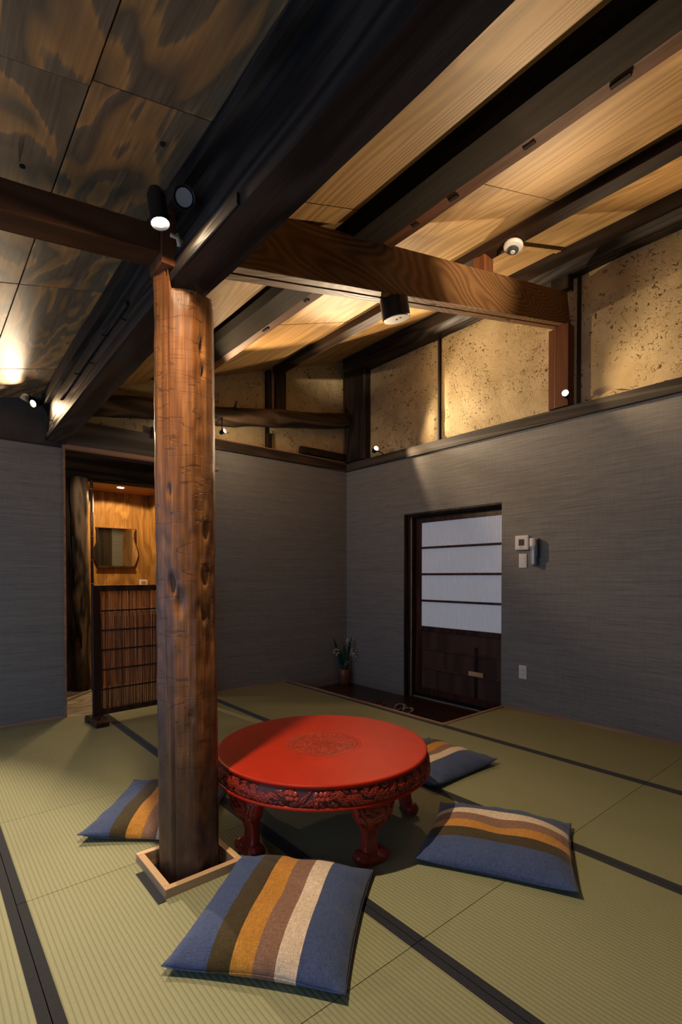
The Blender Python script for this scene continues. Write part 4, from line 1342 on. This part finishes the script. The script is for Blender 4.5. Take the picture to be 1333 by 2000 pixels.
# =================================================================== PLANT IN THE CORNER
VC = Vector((3.835, 4.49, -0.1223))
pt = thing('flower_vase', 'brown vase with dark green leaves and tiny white flowers in the corner', 'plant', VC)
MB().lathe([(0.0005, 0), (0.048, 0), (0.056, 0.02), (0.062, 0.12), (0.058, 0.17), (0.052, 0.185), (0.047, 0.185), (0.050, 0.16), (0.0005, 0.15)], 32, c=VC).build('vase', M['terra'], pt, smooth=True)
rp_ = random.Random(11)
def leaf(base, tip, wid):
    base, tip = Vector(base), Vector(tip)
    d = (tip - base)
    sd_ = d.cross(Vector((0.6, 0.8, 0.1))).normalized()
    up_ = sd_.cross(d).normalized()
    v, f = [], []
    for i in range(9):
        t_ = i / 8
        p = base + d * t_ + Vector((0, 0, -0.05 * t_ * t_)) + up_ * 0.02 * math.sin(t_ * PI)
        w_ = wid * math.sin(PI * (0.08 + 0.92 * t_) ** 0.8) + 0.001
        v += [p - sd_ * w_ + up_ * w_ * 0.3, p, p + sd_ * w_ + up_ * w_ * 0.3]
    for i in range(8):
        a = i * 3
        f += [(a, a + 1, a + 4, a + 3), (a + 1, a + 2, a + 5, a + 4)]
    return MB().add(v, f)
top = VC + Vector((0, 0, 0.17))
for dx, dy, dz, w_ in ((-0.14, 0.03, 0.44, 0.022), (0.02, -0.11, 0.46, 0.022), (0.0, 0.0, 0.36, 0.030), (-0.05, 0.03, 0.30, 0.028), (0.04, -0.03, 0.26, 0.028), (-0.03, -0.04, 0.20, 0.03), (0.05, 0.02, 0.18, 0.03), (0.02, -0.05, 0.14, 0.03), (-0.05, -0.01, 0.15, 0.028)):
    leaf(top + Vector((dx * 0.1, dy * 0.1, -0.02)), top + Vector((dx, dy, dz)), w_).build('leaf', M['leaf'], pt, smooth=True)
st, bl = MB(), MB()
for cx_, cy_, cz_, n_, rad_ in ((0.035, -0.06, 0.33, 30, 0.055), (0.05, -0.08, 0.22, 24, 0.05), (-0.10, 0.02, 0.23, 22, 0.045), (0.06, -0.12, 0.17, 10, 0.04), (0.0, -0.03, 0.10, 8, 0.04)):
    cc = top + Vector((cx_, cy_, cz_))
    st.tube([top + Vector((0, 0, -0.03)), top.lerp(cc, 0.5) + Vector((0, 0, 0.02)), cc - Vector((0, 0, rad_))], 0.0022, 5)
    for i in range(n_):
        p = cc + Vector((rp_.gauss(0, 1), rp_.gauss(0, 1), rp_.gauss(0, 1))).normalized() * rad_ * rp_.uniform(0.4, 1.0)
        p.x = min(p.x, XR - 0.015)
        p.y = min(p.y, YB - 0.015)
        st.tube([cc - Vector((0, 0, rad_)), p], 0.0008, 4)
        q = rp_.uniform(0.0055, 0.009)
        bl.add([p + Vector(d) * q for d in ((1, 0, 0), (-1, 0, 0), (0, 1, 0), (0, -1, 0), (0, 0, 1), (0, 0, -1))], [(0, 2, 4), (2, 1, 4), (1, 3, 4), (3, 0, 4), (2, 0, 5), (1, 2, 5), (3, 1, 5), (0, 3, 5)])
st.build('stems', M['stem'], pt)
bo = bl.build('blossoms', M['blossom'], pt)
bo['kind'] = 'stuff'

# =================================================================== SANDALS ON THE ENTRY FLOOR
def sandal(loc, rz, label, sole, strap):
    t = thing('sandal', label, 'sandal', loc, 'sandals on the dark entry floor', rz)
    out = []
    for k in range(28):
        a = 2 * PI * k / 28
        wv = 0.046 + 0.006 * math.sin(a)
        out.append((wv * math.cos(a), 0.122 * math.sin(a)))
    R = [[(x, y, z) for x, y in out] for z in (0.0, 0.016)]
    R[0] = [(x * .96, y * .98, 0) for x, y in out]
    so = MB().rings(R).build('sole', sole, None, (0, 0, 0), bevel=0.002)
    so.parent = t
    rim = [(x * 0.94, y * 0.96, 0.0175) for x, y in out]
    ri = MB().tube(rim + [rim[0]], 0.004, 6).build('rim', strap, None, (0, 0, 0), smooth=True)
    ri.parent = t
    for sx in (-1, 1):
        st_ = MB().tube([(0, 0.078, 0.016), (sx * 0.018, 0.055, 0.035), (sx * 0.038, 0.012, 0.034), (sx * 0.043, -0.012, 0.012)], 0.006, 8).build('strap', strap, None, (0, 0, 0), smooth=True)
        st_.parent = t
    return t
sandal((3.545, 3.330, -0.122), math.radians(-65), 'pale-rimmed dark sandal on the entry floor, nearer the corner plant', M['sole'], M['strap'])
sandal((3.500, 3.190, -0.122), math.radians(-65), 'pale-rimmed dark sandal on the entry floor, nearer the sliding door', M['sole'], M['strap'])
sandal((3.450, 3.520, -0.122), math.radians(-65), 'red-brown sandal behind the table next to the floor rail', M['redsole'], M['redsole'])
